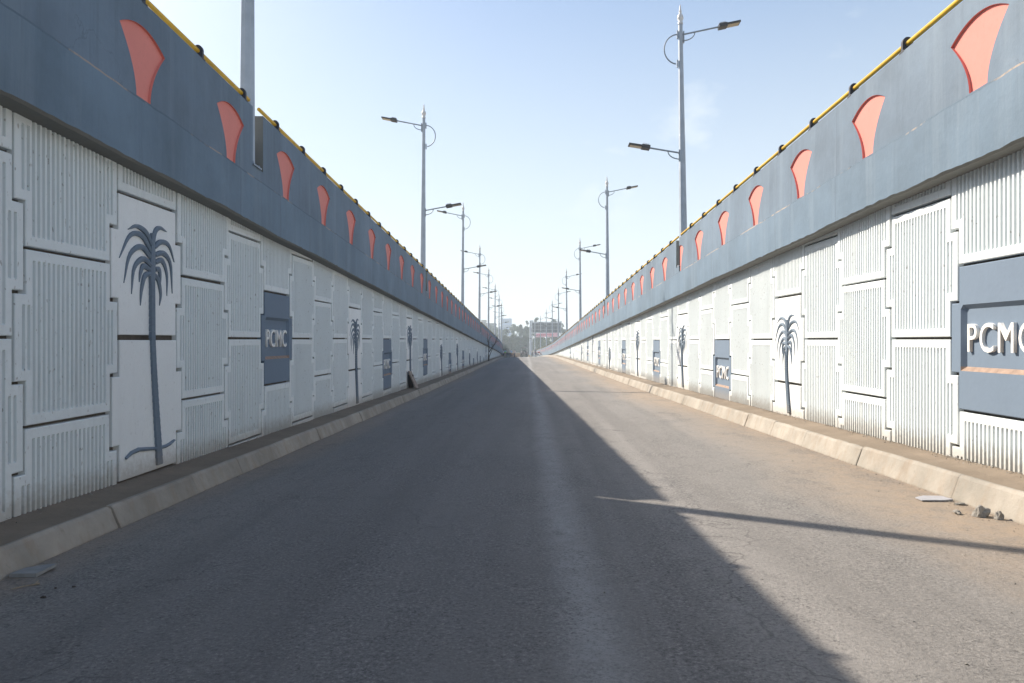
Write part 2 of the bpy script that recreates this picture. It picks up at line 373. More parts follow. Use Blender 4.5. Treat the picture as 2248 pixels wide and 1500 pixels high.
for side, wx, tx, kx, nm in ((-1, WL, TL, KL, 'left'), (1, WR, TR, KR, 'right')):
    mb = MB()
    st = stations(-16, END, 0.5, 2.0)
    for a, b_ in zip(st, st[1:]):
        xs_ = [wx + side * 0.12, wx * 0.6 + tx * 0.4, wx * 0.25 + tx * 0.75, tx + side * 0.025]
        for x0, x1 in zip(xs_, xs_[1:]):
            def lz(s, x):
                h = noise.noise(Vector((x * 2, s * 0.9, side * 5))) * 0.012
                if abs(x) > abs(wx) - 0.01: h += 0.03
                return ledge_z(side, s) + h - 0.006
            q = [P(a, x0, lz(a, x0)), P(a, x1, lz(a, x1)), P(b_, x1, lz(b_, x1)), P(b_, x0, lz(b_, x0))]
            mb.poly(q if side < 0 else q[::-1])
    tag(mb.build('pavement', M['ledge']), 'narrow dusty ledge between the %s kerb and the %s wall' % (nm, nm), kind='structure')
    # kerb stones with sloping faces
    mb = MB(); s = -15.0; k = 0
    while s < END:
        ln = random.uniform(1.35, 2.1) if s < 90 else 4
        e = min(s + ln, END); g = 0.003 if random.random() < 0.75 else 0.012
        dx = random.uniform(-0.010, 0.010); dz = random.uniform(-0.008, 0.008)
        NK = 16 if s < 30 else 4
        ss = [s + g, s + g + 0.015] + [s + g + 0.015 + (e - s - 2 * g - 0.03) * t / NK for t in range(1, NK)] + [e - g - 0.015, e - g]
        rows = []
        for i, q in enumerate(ss):
            ins = 0.006 if i in (0, len(ss) - 1) else 0.0
            wob = noise.noise(Vector((q * 1.7, side * 3, 1))) * 0.010 + noise.noise(Vector((q * 6, side * 3, 4))) * 0.006; chp = max(0, noise.noise(Vector((q * 7, side, 9))) - 0.25) * 0.05
            rz, tz = road_z(q, kx), ledge_z(side, q)
            pf = [(kx + side * (ins + dx + 0.0), rz - 0.08), (kx + side * (ins + dx + wob), rz + 0.012), (kx + side * (0.5 * abs(tx - kx) + ins + dx + wob), rz + (tz - rz) * 0.55),
                  (tx - side * 0.014 + side * (ins + dx + chp + wob), tz - 0.022 + dz - ins * .5 - chp), (tx + side * (0.010 + dx + ins + chp + wob), tz + dz - ins * 0.5 + 0.004 - chp * 0.5),
                  (tx + side * 0.05, tz + dz - ins * 0.5 + 0.002 + wob * .5), (tx + side * 0.06, tz - 0.10)]
            rows.append([P(q, x, z) for x, z in pf])
        for r0, r1 in zip(rows, rows[1:]):
            for i in range(len(r0) - 1):
                q = [r0[i], r0[i + 1], r1[i + 1], r1[i]]
                mb.poly(q if side > 0 else q[::-1], 0)
        mb.poly(rows[0] if side < 0 else rows[0][::-1], 0); mb.poly(rows[-1] if side > 0 else rows[-1][::-1], 0)
        # mortar in the joint, set back
        if k:
            a, b_ = s - 0.03, s + 0.045
            m0 = [P(a, kx + side * 0.012, road_z(s, kx) - 0.05), P(a, tx + side * 0.008, ledge_z(side, s) - 0.018), P(b_, tx + side * 0.008, ledge_z(side, s) - 0.018), P(b_, kx + side * 0.012, road_z(s, kx) - 0.05)]
            mb.poly(m0 if side > 0 else m0[::-1], 1)
            m1 = [P(a, tx + side * 0.012, ledge_z(side, s) - 0.018), P(a, tx + side * 0.05, ledge_z(side, s) - 0.014), P(b_, tx + side * 0.05, ledge_z(side, s) - 0.014), P(b_, tx + side * 0.012, ledge_z(side, s) - 0.018)]
            mb.poly(m1 if side > 0 else m1[::-1], 1)
        s = e; k += 1
    tag(mb.build('kerb', [M['kerb'], M['mortar']]), 'pale concrete kerb stones along the %s edge of the road' % nm, kind='structure')

mb = MB()
G = E_END - 0.02
for a, b_ in zip(stations(-20, END, 20, 20), stations(-20, END, 20, 20)[1:]):
    l0, l1 = P(a, -4.5, G), P(b_, -4.5, G); r0, r1 = P(a, 4.85, G), P(b_, 4.85, G)
    mb.quad((-340, a, G), l0, l1, (-340, b_, G)); mb.quad(r0, (340, a, G), (340, b_, G), r1)
mb.quad((-340, END, G), P(END, -4.5, G), (-8, 900, G), (-340, 900, G))
mb.quad(P(END, 4.85, G), (340, END, G), (340, 900, G), (8, 900, G))
mb.quad(P(END, -4.5, G), P(END, 4.85, G), (8, 900, G), (-8, 900, G))
tag(mb.build('ground', M['earth']), 'dry flat ground beyond the ramp and its walls', kind='structure')

# ------------------------------------------------------------------ wall panels
PITCH = {-1: 1.5, 1: 1.52}
ZSTART = {-1: 6.5, 1: 8.3}
SLOPE = {-1: 0.033, 1: 0.031}
JC = {-1: EYE + 0.77, 1: EYE + 0.783}
PALMS = {-1: [1, 8, 14, 21, 27, 34, 40, 47], 1: [3, 9, 15, 22, 29, 36, 43]}
PLATES = {-1: [4, 11, 17, 24, 30, 37, 43, 50], 1: [-1, 6, 12, 18, 26, 32, 40, 47]}
PALM_OFF = {-1: 0, 1: 0}

def outline(pw, gap):
    bw = pw / 2 - 0.0715 - gap / 2; aw = pw / 2 + 0.0715 - gap / 2
    return bw, aw

def panel_mesh(side, kind, gap=0.030):
    """one cruciform precast panel as a height field; local x = depth axis, y = along the wall, z = up from its bottom joint"""
    pw = PITCH[side]; bw, aw = outline(pw, gap)
    H0, H1 = gap / 2, 1.5 - gap / 2; A0, A1 = 0.375 + gap / 2, 1.125 - gap / 2
    S = {-aw, -bw, bw, aw}; H = {H0, H1, A0, A1}
    rects = []        # (s0,s1,h0,h1,depth,bevel s,bevel h, material, sill)
    if kind == 'rib':
        for k in range(-8, 9):
            rects.append((k * 0.07 - 0.0205, k * 0.07 + 0.0205, 0.10, 1.40, 0.026, 0.006, 0.016))
        for sg in (-1, 1):
            for c in (0.63, 0.70):
                rects.append((sg * c - 0.0205, sg * c + 0.0205, A0 + 0.085, A1 - 0.085, 0.026, 0.006, 0.016))
    elif kind == 'far':
        rects.append((-0.58, 0.58, 0.10, 1.40, 0.018, 0.01, 0.01))
    elif kind == 'plate':
        rects.append((-0.64, 0.64, 0.41, 1.09, 0.045, 0.045, 0.045))
    for r in rects:
        S |= {r[0], r[0] + r[5], r[1] - r[5], r[1]}; H |= {r[2], r[2] + r[6], r[3] - r[6], r[3]}
    # slightly eased outer edge
    eb = 0.008
    S |= {-aw + eb, -bw + eb, bw - eb, aw - eb}; H |= {H0 + eb, H1 - eb, A0 + eb, A1 - eb}
    S = sorted(S); H = sorted(H)
    S = [x for i, x in enumerate(S) if i == 0 or x - S[i - 1] > 1e-5]; H = [x for i, x in enumerate(H) if i == 0 or x - H[i - 1] > 1e-5]
    e = 1e-6
    def inside(s, h): return (abs(s) < bw and H0 < h < H1) or (abs(s) < aw and A0 < h < A1)
    def depth(s, h):
        for r in rects:
            if r[0] + r[5] - e <= s <= r[1] - r[5] + e and r[2] + r[6] - e <= h <= r[3] - r[6] + e: return r[4]
        # eased edge: any of the four diagonal neighbours outside
        if not all(inside(s + dx, h + dh) for dx in (-1e-4, 1e-4) for dh in (-1e-4, 1e-4)): return 0.006
        return 0.0
    mb = MB(); vid = {}
    def vert(s, h):
        k = (round(s, 5), round(h, 5))
        if k not in vid:
            vid[k] = len(mb.v)
            mb.v.append((side * depth(s, h), s, h + SLOPE[side] * s))
        return vid[k]
    def face(ids, m):
        mb.f.append(tuple(ids) if side < 0 else tuple(ids[::-1])); mb.m.append(m); mb.sm.append(False)
    cells = set()
    for i in range(len(S) - 1):
        for j in range(len(H) - 1):
            if inside((S[i] + S[i + 1]) / 2, (H[j] + H[j + 1]) / 2): cells.add((i, j))
    for (i, j) in cells:
        m = 0
        if kind == 'plate' and abs((H[j] + H[j + 1]) / 2 - (0.41 + 0.0225)) < 0.02 and abs(S[i] + S[i + 1]) / 2 < 0.62: m = 1
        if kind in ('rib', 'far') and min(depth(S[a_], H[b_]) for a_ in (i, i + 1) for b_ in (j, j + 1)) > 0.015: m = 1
        face([vert(S[i], H[j]), vert(S[i + 1], H[j]), vert(S[i + 1], H[j + 1]), vert(S[i], H[j + 1])], m)
        for (di, dj, p, q) in ((-1, 0, (i, j + 1), (i, j)), (1, 0, (i + 1, j), (i + 1, j + 1)), (0, -1, (i, j), (i + 1, j)), (0, 1, (i + 1, j + 1), (i, j + 1))):
            if (i + di, j + dj) not in cells:
                a = vert(S[p[0]], H[p[1]]); b_ = vert(S[q[0]], H[q[1]])
                va, vb = mb.v[a], mb.v[b_]
                n0 = len(mb.v); mb.v.append((side * 0.075, va[1], va[2])); mb.v.append((side * 0.075, vb[1], vb[2]))
                face([b_, a, n0, n0 + 1], 0)
    return mb

panel_data = {}
for side in (-1, 1):
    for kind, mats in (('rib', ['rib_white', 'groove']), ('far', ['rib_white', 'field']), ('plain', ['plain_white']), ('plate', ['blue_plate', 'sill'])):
        pm = panel_mesh(side, kind, 0.05 if kind == 'plain' else 0.030); me = pm.mesh('%s_panel_mesh' % kind)
        for m_ in mats: me.materials.append(M[m_])
        panel_data[side, kind] = (pm, me)

# palm relief, in metres around the joint (s towards the far end, h up), read off the wall
FR = [[(220,235),(190,165),(140,128),(93,145)], [(215,270),(170,190),(110,190),(57,305)], [(213,300),(165,245),(105,290),(76,438)],
      [(215,345),(175,310),(130,360),(118,495)], [(210,370),(175,350),(160,390),(155,440)], [(213,385),(185,400),(170,470),(166,550)],
      [(228,235),(240,170),(265,150),(302,170)], [(232,250),(270,220),(315,240),(345,328)], [(235,290),(285,280),(325,340),(337,500)],
      [(237,330),(275,320),(300,390),(302,500)], [(240,370),(262,370),(270,410),(273,458)], [(232,390),(255,420),(268,490),(264,548)]]
def zpx(px, py):
    x = 240 + px / 2.417; y = 440 + py / 2.417
    u = 1155 - x; s = F_PX * 4.16 / u; h = (803 - y) / u * 4.16
    return s - 8.75, h - 0.31
def bez(p, t):
    """smooth curve through the four drawn points (Catmull-Rom)"""
    q = [tuple(2 * p[0][i] - p[1][i] for i in (0, 1))] + list(p) + [tuple(2 * p[3][i] - p[2][i] for i in (0, 1))]
    k = min(2, int(t * 3)); u = t * 3 - k; a, b_, c, d = q[k:k + 4]
    return tuple(0.5 * (2 * b_[i] + (c[i] - a[i]) * u + (2 * a[i] - 5 * b_[i] + 4 * c[i] - d[i]) * u * u + (3 * b_[i] - a[i] - 3 * c[i] + d[i]) * u ** 3) for i in (0, 1))
def relief_strip(mb, side, pts, ws, th=0.03, ridge=0.02, taper=False):
    n = len(pts); T_ = [th * (1 - 0.75 * (i / (n - 1)) ** 2 if taper else 1) for i in range(n)]; G_ = [ridge * (1 - 0.85 * i / (n - 1) if taper else 1) for i in range(n)]
    L_, R_, C_ = [], [], []
    for i in range(n):
        a = pts[max(0, i - 1)]; b_ = pts[min(n - 1, i + 1)]
        dx, dy = b_[0] - a[0], b_[1] - a[1]; l = math.hypot(dx, dy) or 1
        nx, ny = -dy / l, dx / l; w_ = ws[i]
        L_.append((pts[i][0] + nx * w_, pts[i][1] + ny * w_)); R_.append((pts[i][0] - nx * w_, pts[i][1] - ny * w_)); C_.append(pts[i])
    def V(p, d): return (-side * d, p[0], p[1])
    def q(a, b_, c, d): mb.poly([a, b_, c, d] if side < 0 else [d, c, b_, a])
    for i in range(n - 1):
        k = i + 1
        q(V(R_[i], T_[i]), V(R_[k], T_[k]), V(C_[k], T_[k] + G_[k]), V(C_[i], T_[i] + G_[i]))
        q(V(C_[i], T_[i] + G_[i]), V(C_[k], T_[k] + G_[k]), V(L_[k], T_[k]), V(L_[i], T_[i]))
        q(V(R_[i], -0.005), V(R_[k], -0.005), V(R_[k], T_[k]), V(R_[i], T_[i]))
        q(V(L_[i], T_[i]), V(L_[k], T_[k]), V(L_[k], -0.005), V(L_[i], -0.005))
    for i, fl in ((0, 0), (n - 1, 1)):
        pl = [V(L_[i], -0.005), V(R_[i], -0.005), V(R_[i], T_[i]), V(C_[i], T_[i] + G_[i]), V(L_[i], T_[i])]
        mb.poly(pl if (fl ^ (side < 0)) else pl[::-1])
def palm_mesh(side, root=False, bottom=-1.42, seed=0):
    rnd = random.Random(seed); mb = MB()
    for f in FR:
        cp = [zpx(*p) for p in f]
        # widen the control points outwards so that the fronds arc
        k = rnd.uniform(0.94, 1.05)
        hub = (0.03, 0.86)
        cp = [(hub[0] + (p[0] - hub[0]) * k, hub[1] + (p[1] - hub[1]) * k) for p in cp]
        if side > 0: cp = [(-p[0] + 0.0, p[1] - 0.08) for p in cp]
        pts = [bez(cp, t / 14) for t in range(15)]
        ws = [(0.029 if side < 0 else 0.024) * (0.7 + 0.3 * math.sin(min(1, t / 14 * 2.2) * math.pi / 2)) * (1 - (t / 14) ** 2.4) + 0.003 for t in range(15)]
        relief_strip(mb, side, pts, ws, 0.016 + rnd.uniform(0, 0.005), 0.014, True)
    oy = -0.08 if side > 0 else 0.0; sx = -1 if side > 0 else 1
    relief_strip(mb, side, [(sx * 0.035, 1.16 + oy), (sx * 0.035, 0.95 + oy), (sx * 0.03, 0.7 + oy), (sx * 0.02, 0.52 + oy)], [0.02, 0.05, 0.055, 0.03], 0.026, 0.008)
    # trunk: stacked rings, widening to the foot
    top = 0.62 + oy; n = 26
    for i in range(n):
        t0, t1 = i / n, (i + 1) / n
        h0 = top + (bottom - top) * t0; h1 = top + (bottom - top) * t1
        def cx(t): return sx * (0.02 + 0.03 * t + 0.23 * max(0, t - 0.3) ** 1.2) * (1 if side < 0 else 0.75)
        def wd(t): return (0.036 + 0.027 * t) * (1 if side < 0 else 0.85)
        relief_strip(mb, side, [(cx(t0), h0), (cx(t0 * .5 + t1 * .5), (h0 + h1) / 2), (cx(t1), h1 + 0.002)], [wd(t0) * 0.90, wd(t0), wd(t1) * 1.05], 0.03, 0.022)
    if root:
        rp = [(80,1370),(110,1340),(150,1322),(200,1318),(250,1315),(290,1305),(315,1292),(338,1272)]
        relief_strip(mb, side, [zpx(*p) for p in rp], [0.012, 0.02, 0.022, 0.02, 0.018, 0.018, 0.017, 0.01], 0.022, 0.012)
    return mb

# lettering
def text_mesh(body, height, width, ext):
    cu = bpy.data.curves.new('lettering', 'FONT'); cu.body = body; cu.size = 1; cu.extrude = 0.02; cu.offset = 0.0; cu.space_character = 1.16
    cu.resolution_u = 4
    o = bpy.data.objects.new('tmp', cu); COL.objects.link(o)
    dg = bpy.context.evaluated_depsgraph_get(); me = bpy.data.meshes.new_from_object(o.evaluated_get(dg))
    bpy.data.objects.remove(o)
    xs_ = [v.co.x for v in me.vertices]; ys_ = [v.co.y for v in me.vertices]
    cx, cy = (min(xs_) + max(xs_)) / 2, (min(ys_) + max(ys_)) / 2
    sx, sy = width / (max(xs_) - min(xs_)), height / (max(ys_) - min(ys_))
    for v in me.vertices: v.co = ((v.co.x - cx) * sx, (v.co.y - cy) * sy, v.co.z / 0.02 * ext)
    return me
LET = {}
for side in (-1, 1):
    me = text_mesh('PCMC', 0.29, 1.07, 0.020)
    for v in me.vertices:
        x, y, z = v.co
        s = x if side < 0 else -x
        v.co = (-side * z, s, y + SLOPE[side] * s)
    me.materials.append(M['letter']); LET[side] = me

for side in (-1, 1):
    nm = 'left' if side < 0 else 'right'; light = 'shaded' if side < 0 else 'sunlit'
    wall = empty('retaining_wall', (0, 0, 0), 0, 'long %s ramp wall on the %s with white ribbed panels, blue band and pink fans' % (light, nm), 'retaining wall')
    wx = WL if side < 0 else WR; pw = PITCH[side]
    # backing behind the joints
    mb = MB(); st = stations(-16, END, 2, 4); z_first = ZSTART[side] - (2 if side < 0 else 2) * pw
    for a, b_ in zip(st, st[1:]):
        near = b_ <= z_first + 0.01
        X = wx + side * (0.068 if a > z_first - 2 else 0.0)
        q = [P(a, X, ledge_z(side, a) - 0.3), P(b_, X, ledge_z(side, b_) - 0.3), P(b_, X, CAPB[side] + 0.2), P(a, X, CAPB[side] + 0.2)]
        mb.poly(q if side < 0 else q[::-1], 0 if a > z_first - 2 else 1)
    mb.build('backing', [M['joint'], M['rib_white']], wall)
    n_ind = 0; far = MB(); palm_far = 0
    ncol = int((150 - ZSTART[side]) / pw)
    for k in range(-2, ncol):
        zc = ZSTART[side] + (k + 0.5) * pw
        cx, th = path(zc)
        odd = (k % 2 != 0) if side < 0 else (k % 2 == 0)
        base = JC[side] + SLOPE[side] * zc + (0.75 if odd else 0.0)
        joints = [base + 1.5 * n for n in range(-8, 6)]
        lo, hi = ledge_z(side, zc) + 0.02, CAPB[side]
        palmJ = platJ = None
        if k in PALMS[side]: palmJ = min(j for j in joints if j > EYE - 0.45)
        if k in PLATES[side]: platJ = min(j for j in joints if j > EYE + 0.55) - 1.5
        for j in joints:
            if j + 1.5 < lo or j > hi - 0.02: continue
            kind = 'rib'
            if palmJ is not None and (abs(j - palmJ) < 0.01 or j < palmJ): kind = 'plain'
            if platJ is not None and abs(j - platJ) < 0.01: kind = 'plate'
            jx = random.uniform(-0.006, 0.006); p = P(zc, wx + jx, j + random.uniform(-0.004, 0.004))
            rot = Euler((random.uniform(-0.003, 0.003), random.uniform(-0.003, 0.003), th)).to_matrix()
            if kind == 'plate' or n_ind < 88:
                pm, me = panel_data[side, kind]
                o = link({'rib': 'ribbed_panel', 'plain': 'plain_panel', 'plate': 'name_panel'}[kind], me, wall); o.location = p; o.rotation_euler = rot.to_euler()
                if kind != 'plate': n_ind += 1
                if kind == 'plate':
                    l = link('lettering', LET[side], o); l.location = (side * (0.045 - 0.014), 0, 0.75)
            else:
                kd = kind if kind == 'plain' else ('rib' if zc < 75 else 'far')
                pm = panel_data[side, kd][0]
                mi = {0: 0}
                nf0 = len(far.m); far.add(pm.v, pm.f, 0, False, Matrix.Translation(p) @ rot.to_4x4())
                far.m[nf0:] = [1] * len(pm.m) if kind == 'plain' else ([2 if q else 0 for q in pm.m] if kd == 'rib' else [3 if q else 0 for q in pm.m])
        if palmJ is not None:
            pm = palm_mesh(side, root=(side < 0 and k == 1), bottom=max(-1.42, ledge_z(side, zc) - palmJ + 0.06), seed=k + 50 * (side + 1))
            o = pm.build('palm_relief', M['palm'], wall)
            o.location = P(zc, wx, palmJ); o.rotation_euler = (0, 0, th)
    tag(far.build('far_panels', [M['rib_white'], M['plain_white'], M['groove'], M['field']], wall), kind='stuff')

    # beam under the parapet
    cxp, zb, zs, zt = CAPX[side], CAPB[side], SEAM[side], TOP[side]
    mb = MB(); st = stations(-16, 4, 0.5, 1)[:-1] + [4 + 0.09 * i for i in range(260)] + stations(27.5, END, 0.3, 1.5); rows = []
    for s in st:
        w1 = noise.noise(Vector((s * 1.3, side * 9, 0))) * 0.012 + noise.noise(Vector((s * 6.1, side * 9, 4))) * 0.016
        w2 = noise.noise(Vector((s * 0.35, side * 4, 7))) * 0.022
        w3 = noise.noise(Vector((s * 2.1, side * 4, 9))) * 0.005
        pf = [(wx + side * 0.35, zb + 0.0), (wx - side * 0.0, zb + w2 * 0.5), (cxp + side * 0.035, zb + w2 + w1 * 0.5), (cxp + side * (0.004 + w3), zb + w2 + w1 + 0.02),
              (cxp + side * w3, zb + 0.30), (cxp + side * w3, zs - 0.022 + w1 * 0.8), (cxp + side * (0.006 + w3), zs + w1 * 0.8), (cxp + side * 0.075, zs - 0.006 + w1), (cxp + side * 0.55, zs + 0.0)]
        rows.append([P(s, x, z) for x, z in pf])
    for r0, r1 in zip(rows, rows[1:]):
        for i in range(len(r0) - 1):
            q = [r0[i], r0[i + 1], r1[i + 1], r1[i]]
            mb.poly(q if side > 0 else q[::-1], 1 if i in (0, 1, 2) else (2 if i in (5, 6) else 0))
    mb.poly(rows[0] if side < 0 else rows[0][::-1]); mb.poly(rows[-1] if side > 0 else rows[-1][::-1])
    mb.build('beam', [M['beam'], M['raw_concrete'], M['seam']], wall)

    # parapet: slots where the lamp posts stand, fan-shaped recesses
    lamps = ([11.63, 31.4, 50.9, 69.2, 85.9, 103.5, 120, 137, 154, 171] if side < 0 else [22.35, 43.2, 64.8, 86.4, 108, 129.5, 151, 172, 193])
    if side < 0: LAMPS_L = lamps
    else: LAMPS_R = lamps
    slots = [(z - 0.15, z + 0.29) for z in lamps]
    sp = 2.43; z1 = 8.20 if side < 0 else 7.52
    cen = []
    z = z1 - sp * 9
    while z < END - 1: cen.append(z); z += sp
    yb, wb, wt, hc, ah = zs + 0.015, 0.15, 0.485, 0.61 * (1 if side < 0 else 0.95), 0.14
    def hole(t):
        a = abs(t)
        if a > wt + 1e-6: return None
        hi_ = yb + hc + ah * (1 - (a / wt) ** 2)
        lo_ = yb if a <= wb else yb + hc * (max(0.0, a - wb) / (wt - wb)) ** 0.55
        return lo_, hi_
    ts = [0, 0.08, wb] + [wb + (wt - wb) * q for q in (0.015, 0.06, 0.13, 0.23, 0.36, 0.5, 0.65, 0.8, 0.92)] + [wt]
    ts = sorted(set([-t for t in ts] + ts))
    S = set(stations(-16, END, 1, 3))
    for c in cen:
        S = {s for s in S if not (c - wt - 0.01 < s < c + wt + 0.01)}
    for c in cen:
        if c > 90: tt = [t for i, t in enumerate(ts) if i % 2 == 0 or abs(t) == wt]
        else: tt = ts
        S |= {c + t for t in tt}
    for a, b_ in slots: S = {s for s in S if not (abs(s - a) < 0.02 or abs(s - b_) < 0.02)} | {a, b_}
    S = sorted(S)
    fx = cxp + side * 0.022; bx = cxp + side * 0.29; RD = 0.028; sb = zs + 0.17
    mb = MB(); pinks = {}
    def topz(s): return zt + noise.noise(Vector((s * 0.4, side * 2, 3))) * 0.012 + noise.noise(Vector((s * 5, side * 2, 8))) * 0.004
    def addq(m_, pts, mi=0): m_.poly(pts if side < 0 else pts[::-1], mi)
    ci = 0
    for a, b_ in zip(S, S[1:]):
        mid = (a + b_) / 2
        inslot = any(p - 1e-4 <= mid <= q + 1e-4 for p, q in slots)
        t0, t1 = (sb, sb) if inslot else (topz(a), topz(b_))
        c = min(cen, key=lambda q: abs(q - mid)); ha = hole(a - c); hb = hole(b_ - c)
        isin = ha and hb and abs(mid - c) < wt
        if isin and not inslot:
            addq(mb, [P(a, fx, zs - 0.01), P(b_, fx, zs - 0.01), P(b_, fx, hb[0]), P(a, fx, ha[0])])
            addq(mb, [P(a, fx, ha[1]), P(b_, fx, hb[1]), P(b_, fx, t1), P(a, fx, t0)])
            pk = pinks.setdefault(c, MB()); d = fx + side * RD
            addq(pk, [P(a, d, ha[0]), P(b_, d, hb[0]), P(b_, d, hb[1]), P(a, d, ha[1])])
            addq(pk, [P(a, fx, ha[0]), P(b_, fx, hb[0]), P(b_, d, hb[0]), P(a, d, ha[0])])
            addq(pk, [P(a, d, ha[1]), P(b_, d, hb[1]), P(b_, fx, hb[1]), P(a, fx, ha[1])])
        else:
            addq(mb, [P(a, fx, zs - 0.01), P(b_, fx, zs - 0.01), P(b_, fx, t1), P(a, fx, t0)])
        addq(mb, [P(a, fx, t0), P(b_, fx, t1), P(b_, bx, t1), P(a, bx, t0)], 1 if inslot else 0)
        addq(mb, [P(b_, bx, G - 0.2), P(a, bx, G - 0.2), P(a, bx, t0), P(b_, bx, t1)], 1)
        for (p, q) in slots:
            for edge in (p, q):
                if abs(a - edge) < 1e-6:
                    mb.poly([P(a, fx, sb), P(a, bx, sb), P(a, bx, topz(a)), P(a, fx, topz(a))], 1)
    for s in (S[0], S[-1]): mb.poly([P(s, fx, zs), P(s, bx, G - .2), P(s, bx, topz(s)), P(s, fx, topz(s))], 0)
    par = mb.build('parapet', [M['parapet'], M['raw_concrete']], wall)
    for c, pk in sorted(pinks.items()):
        if c < 5.0: pass
        pk.build('fan_inlay', M['pink'], par)

    # yellow rail on black brackets along the parapet top
    rail = empty('handrail', P(0, cxp + side * 0.14, zt), 0, 'yellow pipe rail on black brackets along top of the %s %s wall' % (light, nm), 'handrail')
    off = Vector(rail.location); rx = cxp + side * 0.085; rz = zt + 0.10
    edges = [-16] + [e for ab in slots for e in ab] + [END]
    for a, b_ in zip(edges[::2], edges[1::2]):
        mb = MB(); n = max(2, int((b_ - a) / 3))
        pts = [P(a + (b_ - a) * i / n, rx, rz + noise.noise(Vector((a + (b_ - a) * i / n, 0, side))) * 0.012) - off for i in range(n + 1)]
        mb.tube(pts, 0.028, 10)
        mb.build('rail_pipe', M['rail'], rail)
    bk = MB(); n = 14
    outer = [(0.06 * math.cos(math.pi * i / n), 0.105 + 0.065 * math.sin(math.pi * i / n)) for i in range(n + 1)]
    outer = [(0.06, -0.03)] + outer + [(-0.06, -0.03)]
    hw = 0.022
    fr = [(x, -hw, z) for x, z in outer]; ba = [(x, hw, z) for x, z in outer]
    bk.poly(fr); bk.poly(ba[::-1])
    for i in range(len(outer)):
        j = (i + 1) % len(outer); bk.poly([fr[j], fr[i], ba[i], ba[j]])
    bk.box((0, 0, 0.0), (0.13, 0.12, 0.022), 0, None, 0.004)
    bme = bk.mesh('bracket_mesh'); bme.materials.append(M['bracket'])
    zb0 = (9.72 if side < 0 else 9.05); spb = 1.49 if side < 0 else 1.47
    k0 = -int((zb0 - 4) / spb); cnt = 0; farb = MB()
    for k in range(k0, int((END - zb0) / spb)):
        s = zb0 + k * spb
        if any(p - 0.1 < s < q + 0.1 for p, q in slots): continue
        cx, th = path(s); loc = P(s, rx, topz(s)) - off
        if cnt < 98:
            o = link('bracket', bme, rail); o.location = loc; o.rotation_euler = (0, 0, th); cnt += 1
        else: farb.add(bk.v, bk.f, 0, False, Matrix.Translation(loc))
    if farb.v: tag(farb.build('far_brackets', M['bracket'], rail), kind='stuff')
    if side < 0: WALL_L = wall
    else: WALL_R = wall

# ------------------------------------------------------------------ street lamps
def arm_set(root, H, ang, length, rise, bow):
    """arm pointing along local +x rotated by ang, at height H; bow = big half ring on the opposite side"""
    sg = 1 if ang == 0 else -1
    mb = MB()
    mb.tube([(sg * 0.05, 0, H), (sg * length, 0, H + rise)], 0.024, 8)
    # quarter-round brace beneath
    pts = [(sg * (0.06 + 0.34 * math.sin(t * math.pi / 2)), 0, H - 0.17 + (0.17 + rise * 0.3 / length) * (1 - math.cos(t * math.pi / 2)) ) for t in [i / 8 for i in range(9)]]
    mb.tube(pts, 0.016, 6)
    mb.box((sg * 0.085, 0, H - 0.07), (0.03, 0.09, 0.32), 0)
    a = mb.build('arm', M['galv_dark'], root)
    if bow:
        mb = MB(); r = 0.42
        pts = [(-sg * (0.08 + r * 0.92 * math.sin(t)), 0, H - r + r * math.cos(t) + 0.01) for t in [math.pi * i / 20 for i in range(20)]]
        mb.tube(pts, 0.019, 6)
        mb.box((-sg * 0.09, 0, H - 0.0), (0.03, 0.09, 0.22), 0); mb.box((-sg * 0.10, 0, H - 2 * r + 0.02), (0.03, 0.09, 0.20), 0)
        mb.build('bow', M['galv_dark'], root)
    # luminaire: gear box with fins + flat optic
    al = math.atan2(rise, length); rot = Euler((0, -al * sg, 0)).to_matrix()
    c = Vector((sg * length, 0, H + rise))
    mb = MB()
    def at(x, z): return c + rot @ Vector((sg * x, 0, z))
    mb.box(at(0.11, 0.0), (0.24, 0.26, 0.105), 0, rot, 0.012)
    mb.box(at(0.40, 0.0), (0.40, 0.30, 0.05), 0, rot, 0.012)
    for i in range(5): mb.box(at(0.04 + i * 0.035, 0.07), (0.008, 0.18, 0.05), 0, rot)
    hd = mb.build('lamp_head', M['lamp_black'], root)
    mb = MB(); mb.box(at(0.40, -0.028), (0.33, 0.22, 0.012), 0, rot); mb.build('lens', M['lamp_glass'], hd)

def make_lamp():
    root = empty('street_lamp')
    H = 10.3 - 2.89     # the pole stands in the slot of the parapet
    mb = MB(); n = 8
    hs = [0.0, 0.25, H * 0.5, H * 0.5 + 0.01, H - 0.55]
    rs = [0.118, 0.116, 0.088, 0.084, 0.060]
    vv = []; ff = []
    mb.lathe([(r, h) for r, h in zip(rs, hs)], n=8, smooth=False)
    mb.lathe([(0.0, H - 0.54), (0.06, H - 0.55)], n=8, smooth=False)
    pole = mb.build('pole', M['galv'], root)
    mb = MB(); mb.box((0, 0, 0.012), (0.33, 0.33, 0.024), 0, None, 0.004)
    for sx in (-1, 1):
        for sy in (-1, 1): mb.lathe([(0.018, 0.02), (0.018, 0.06), (0.0, 0.065)], (sx * 0.13, sy * 0.13, 0), 6)
    mb.build('base_plate', M['galv_dark'], root)
    mb = MB()
    mb.lathe([(0.07, H - 0.57), (0.075, H - 0.52), (0.05, H - 0.50), (0.085, H - 0.42), (0.09, H - 0.37), (0.06, H - 0.29), (0.03, H - 0.26), (0.045, H - 0.22), (0.03, H - 0.17), (0.018, H - 0.05), (0.002, H)], n=12)
    mb.build('finial', M['finial'], root)
    arm_set(root, H - 0.86, math.pi, 1.08, 0.20, True)      # outward arm (local -x)
    arm_set(root, H - 4.20, 0, 0.92, 0.16, False)           # arm over the ramp (local +x)
    return root
def kids(o): return [c for c in bpy.data.objects if c.parent == o]
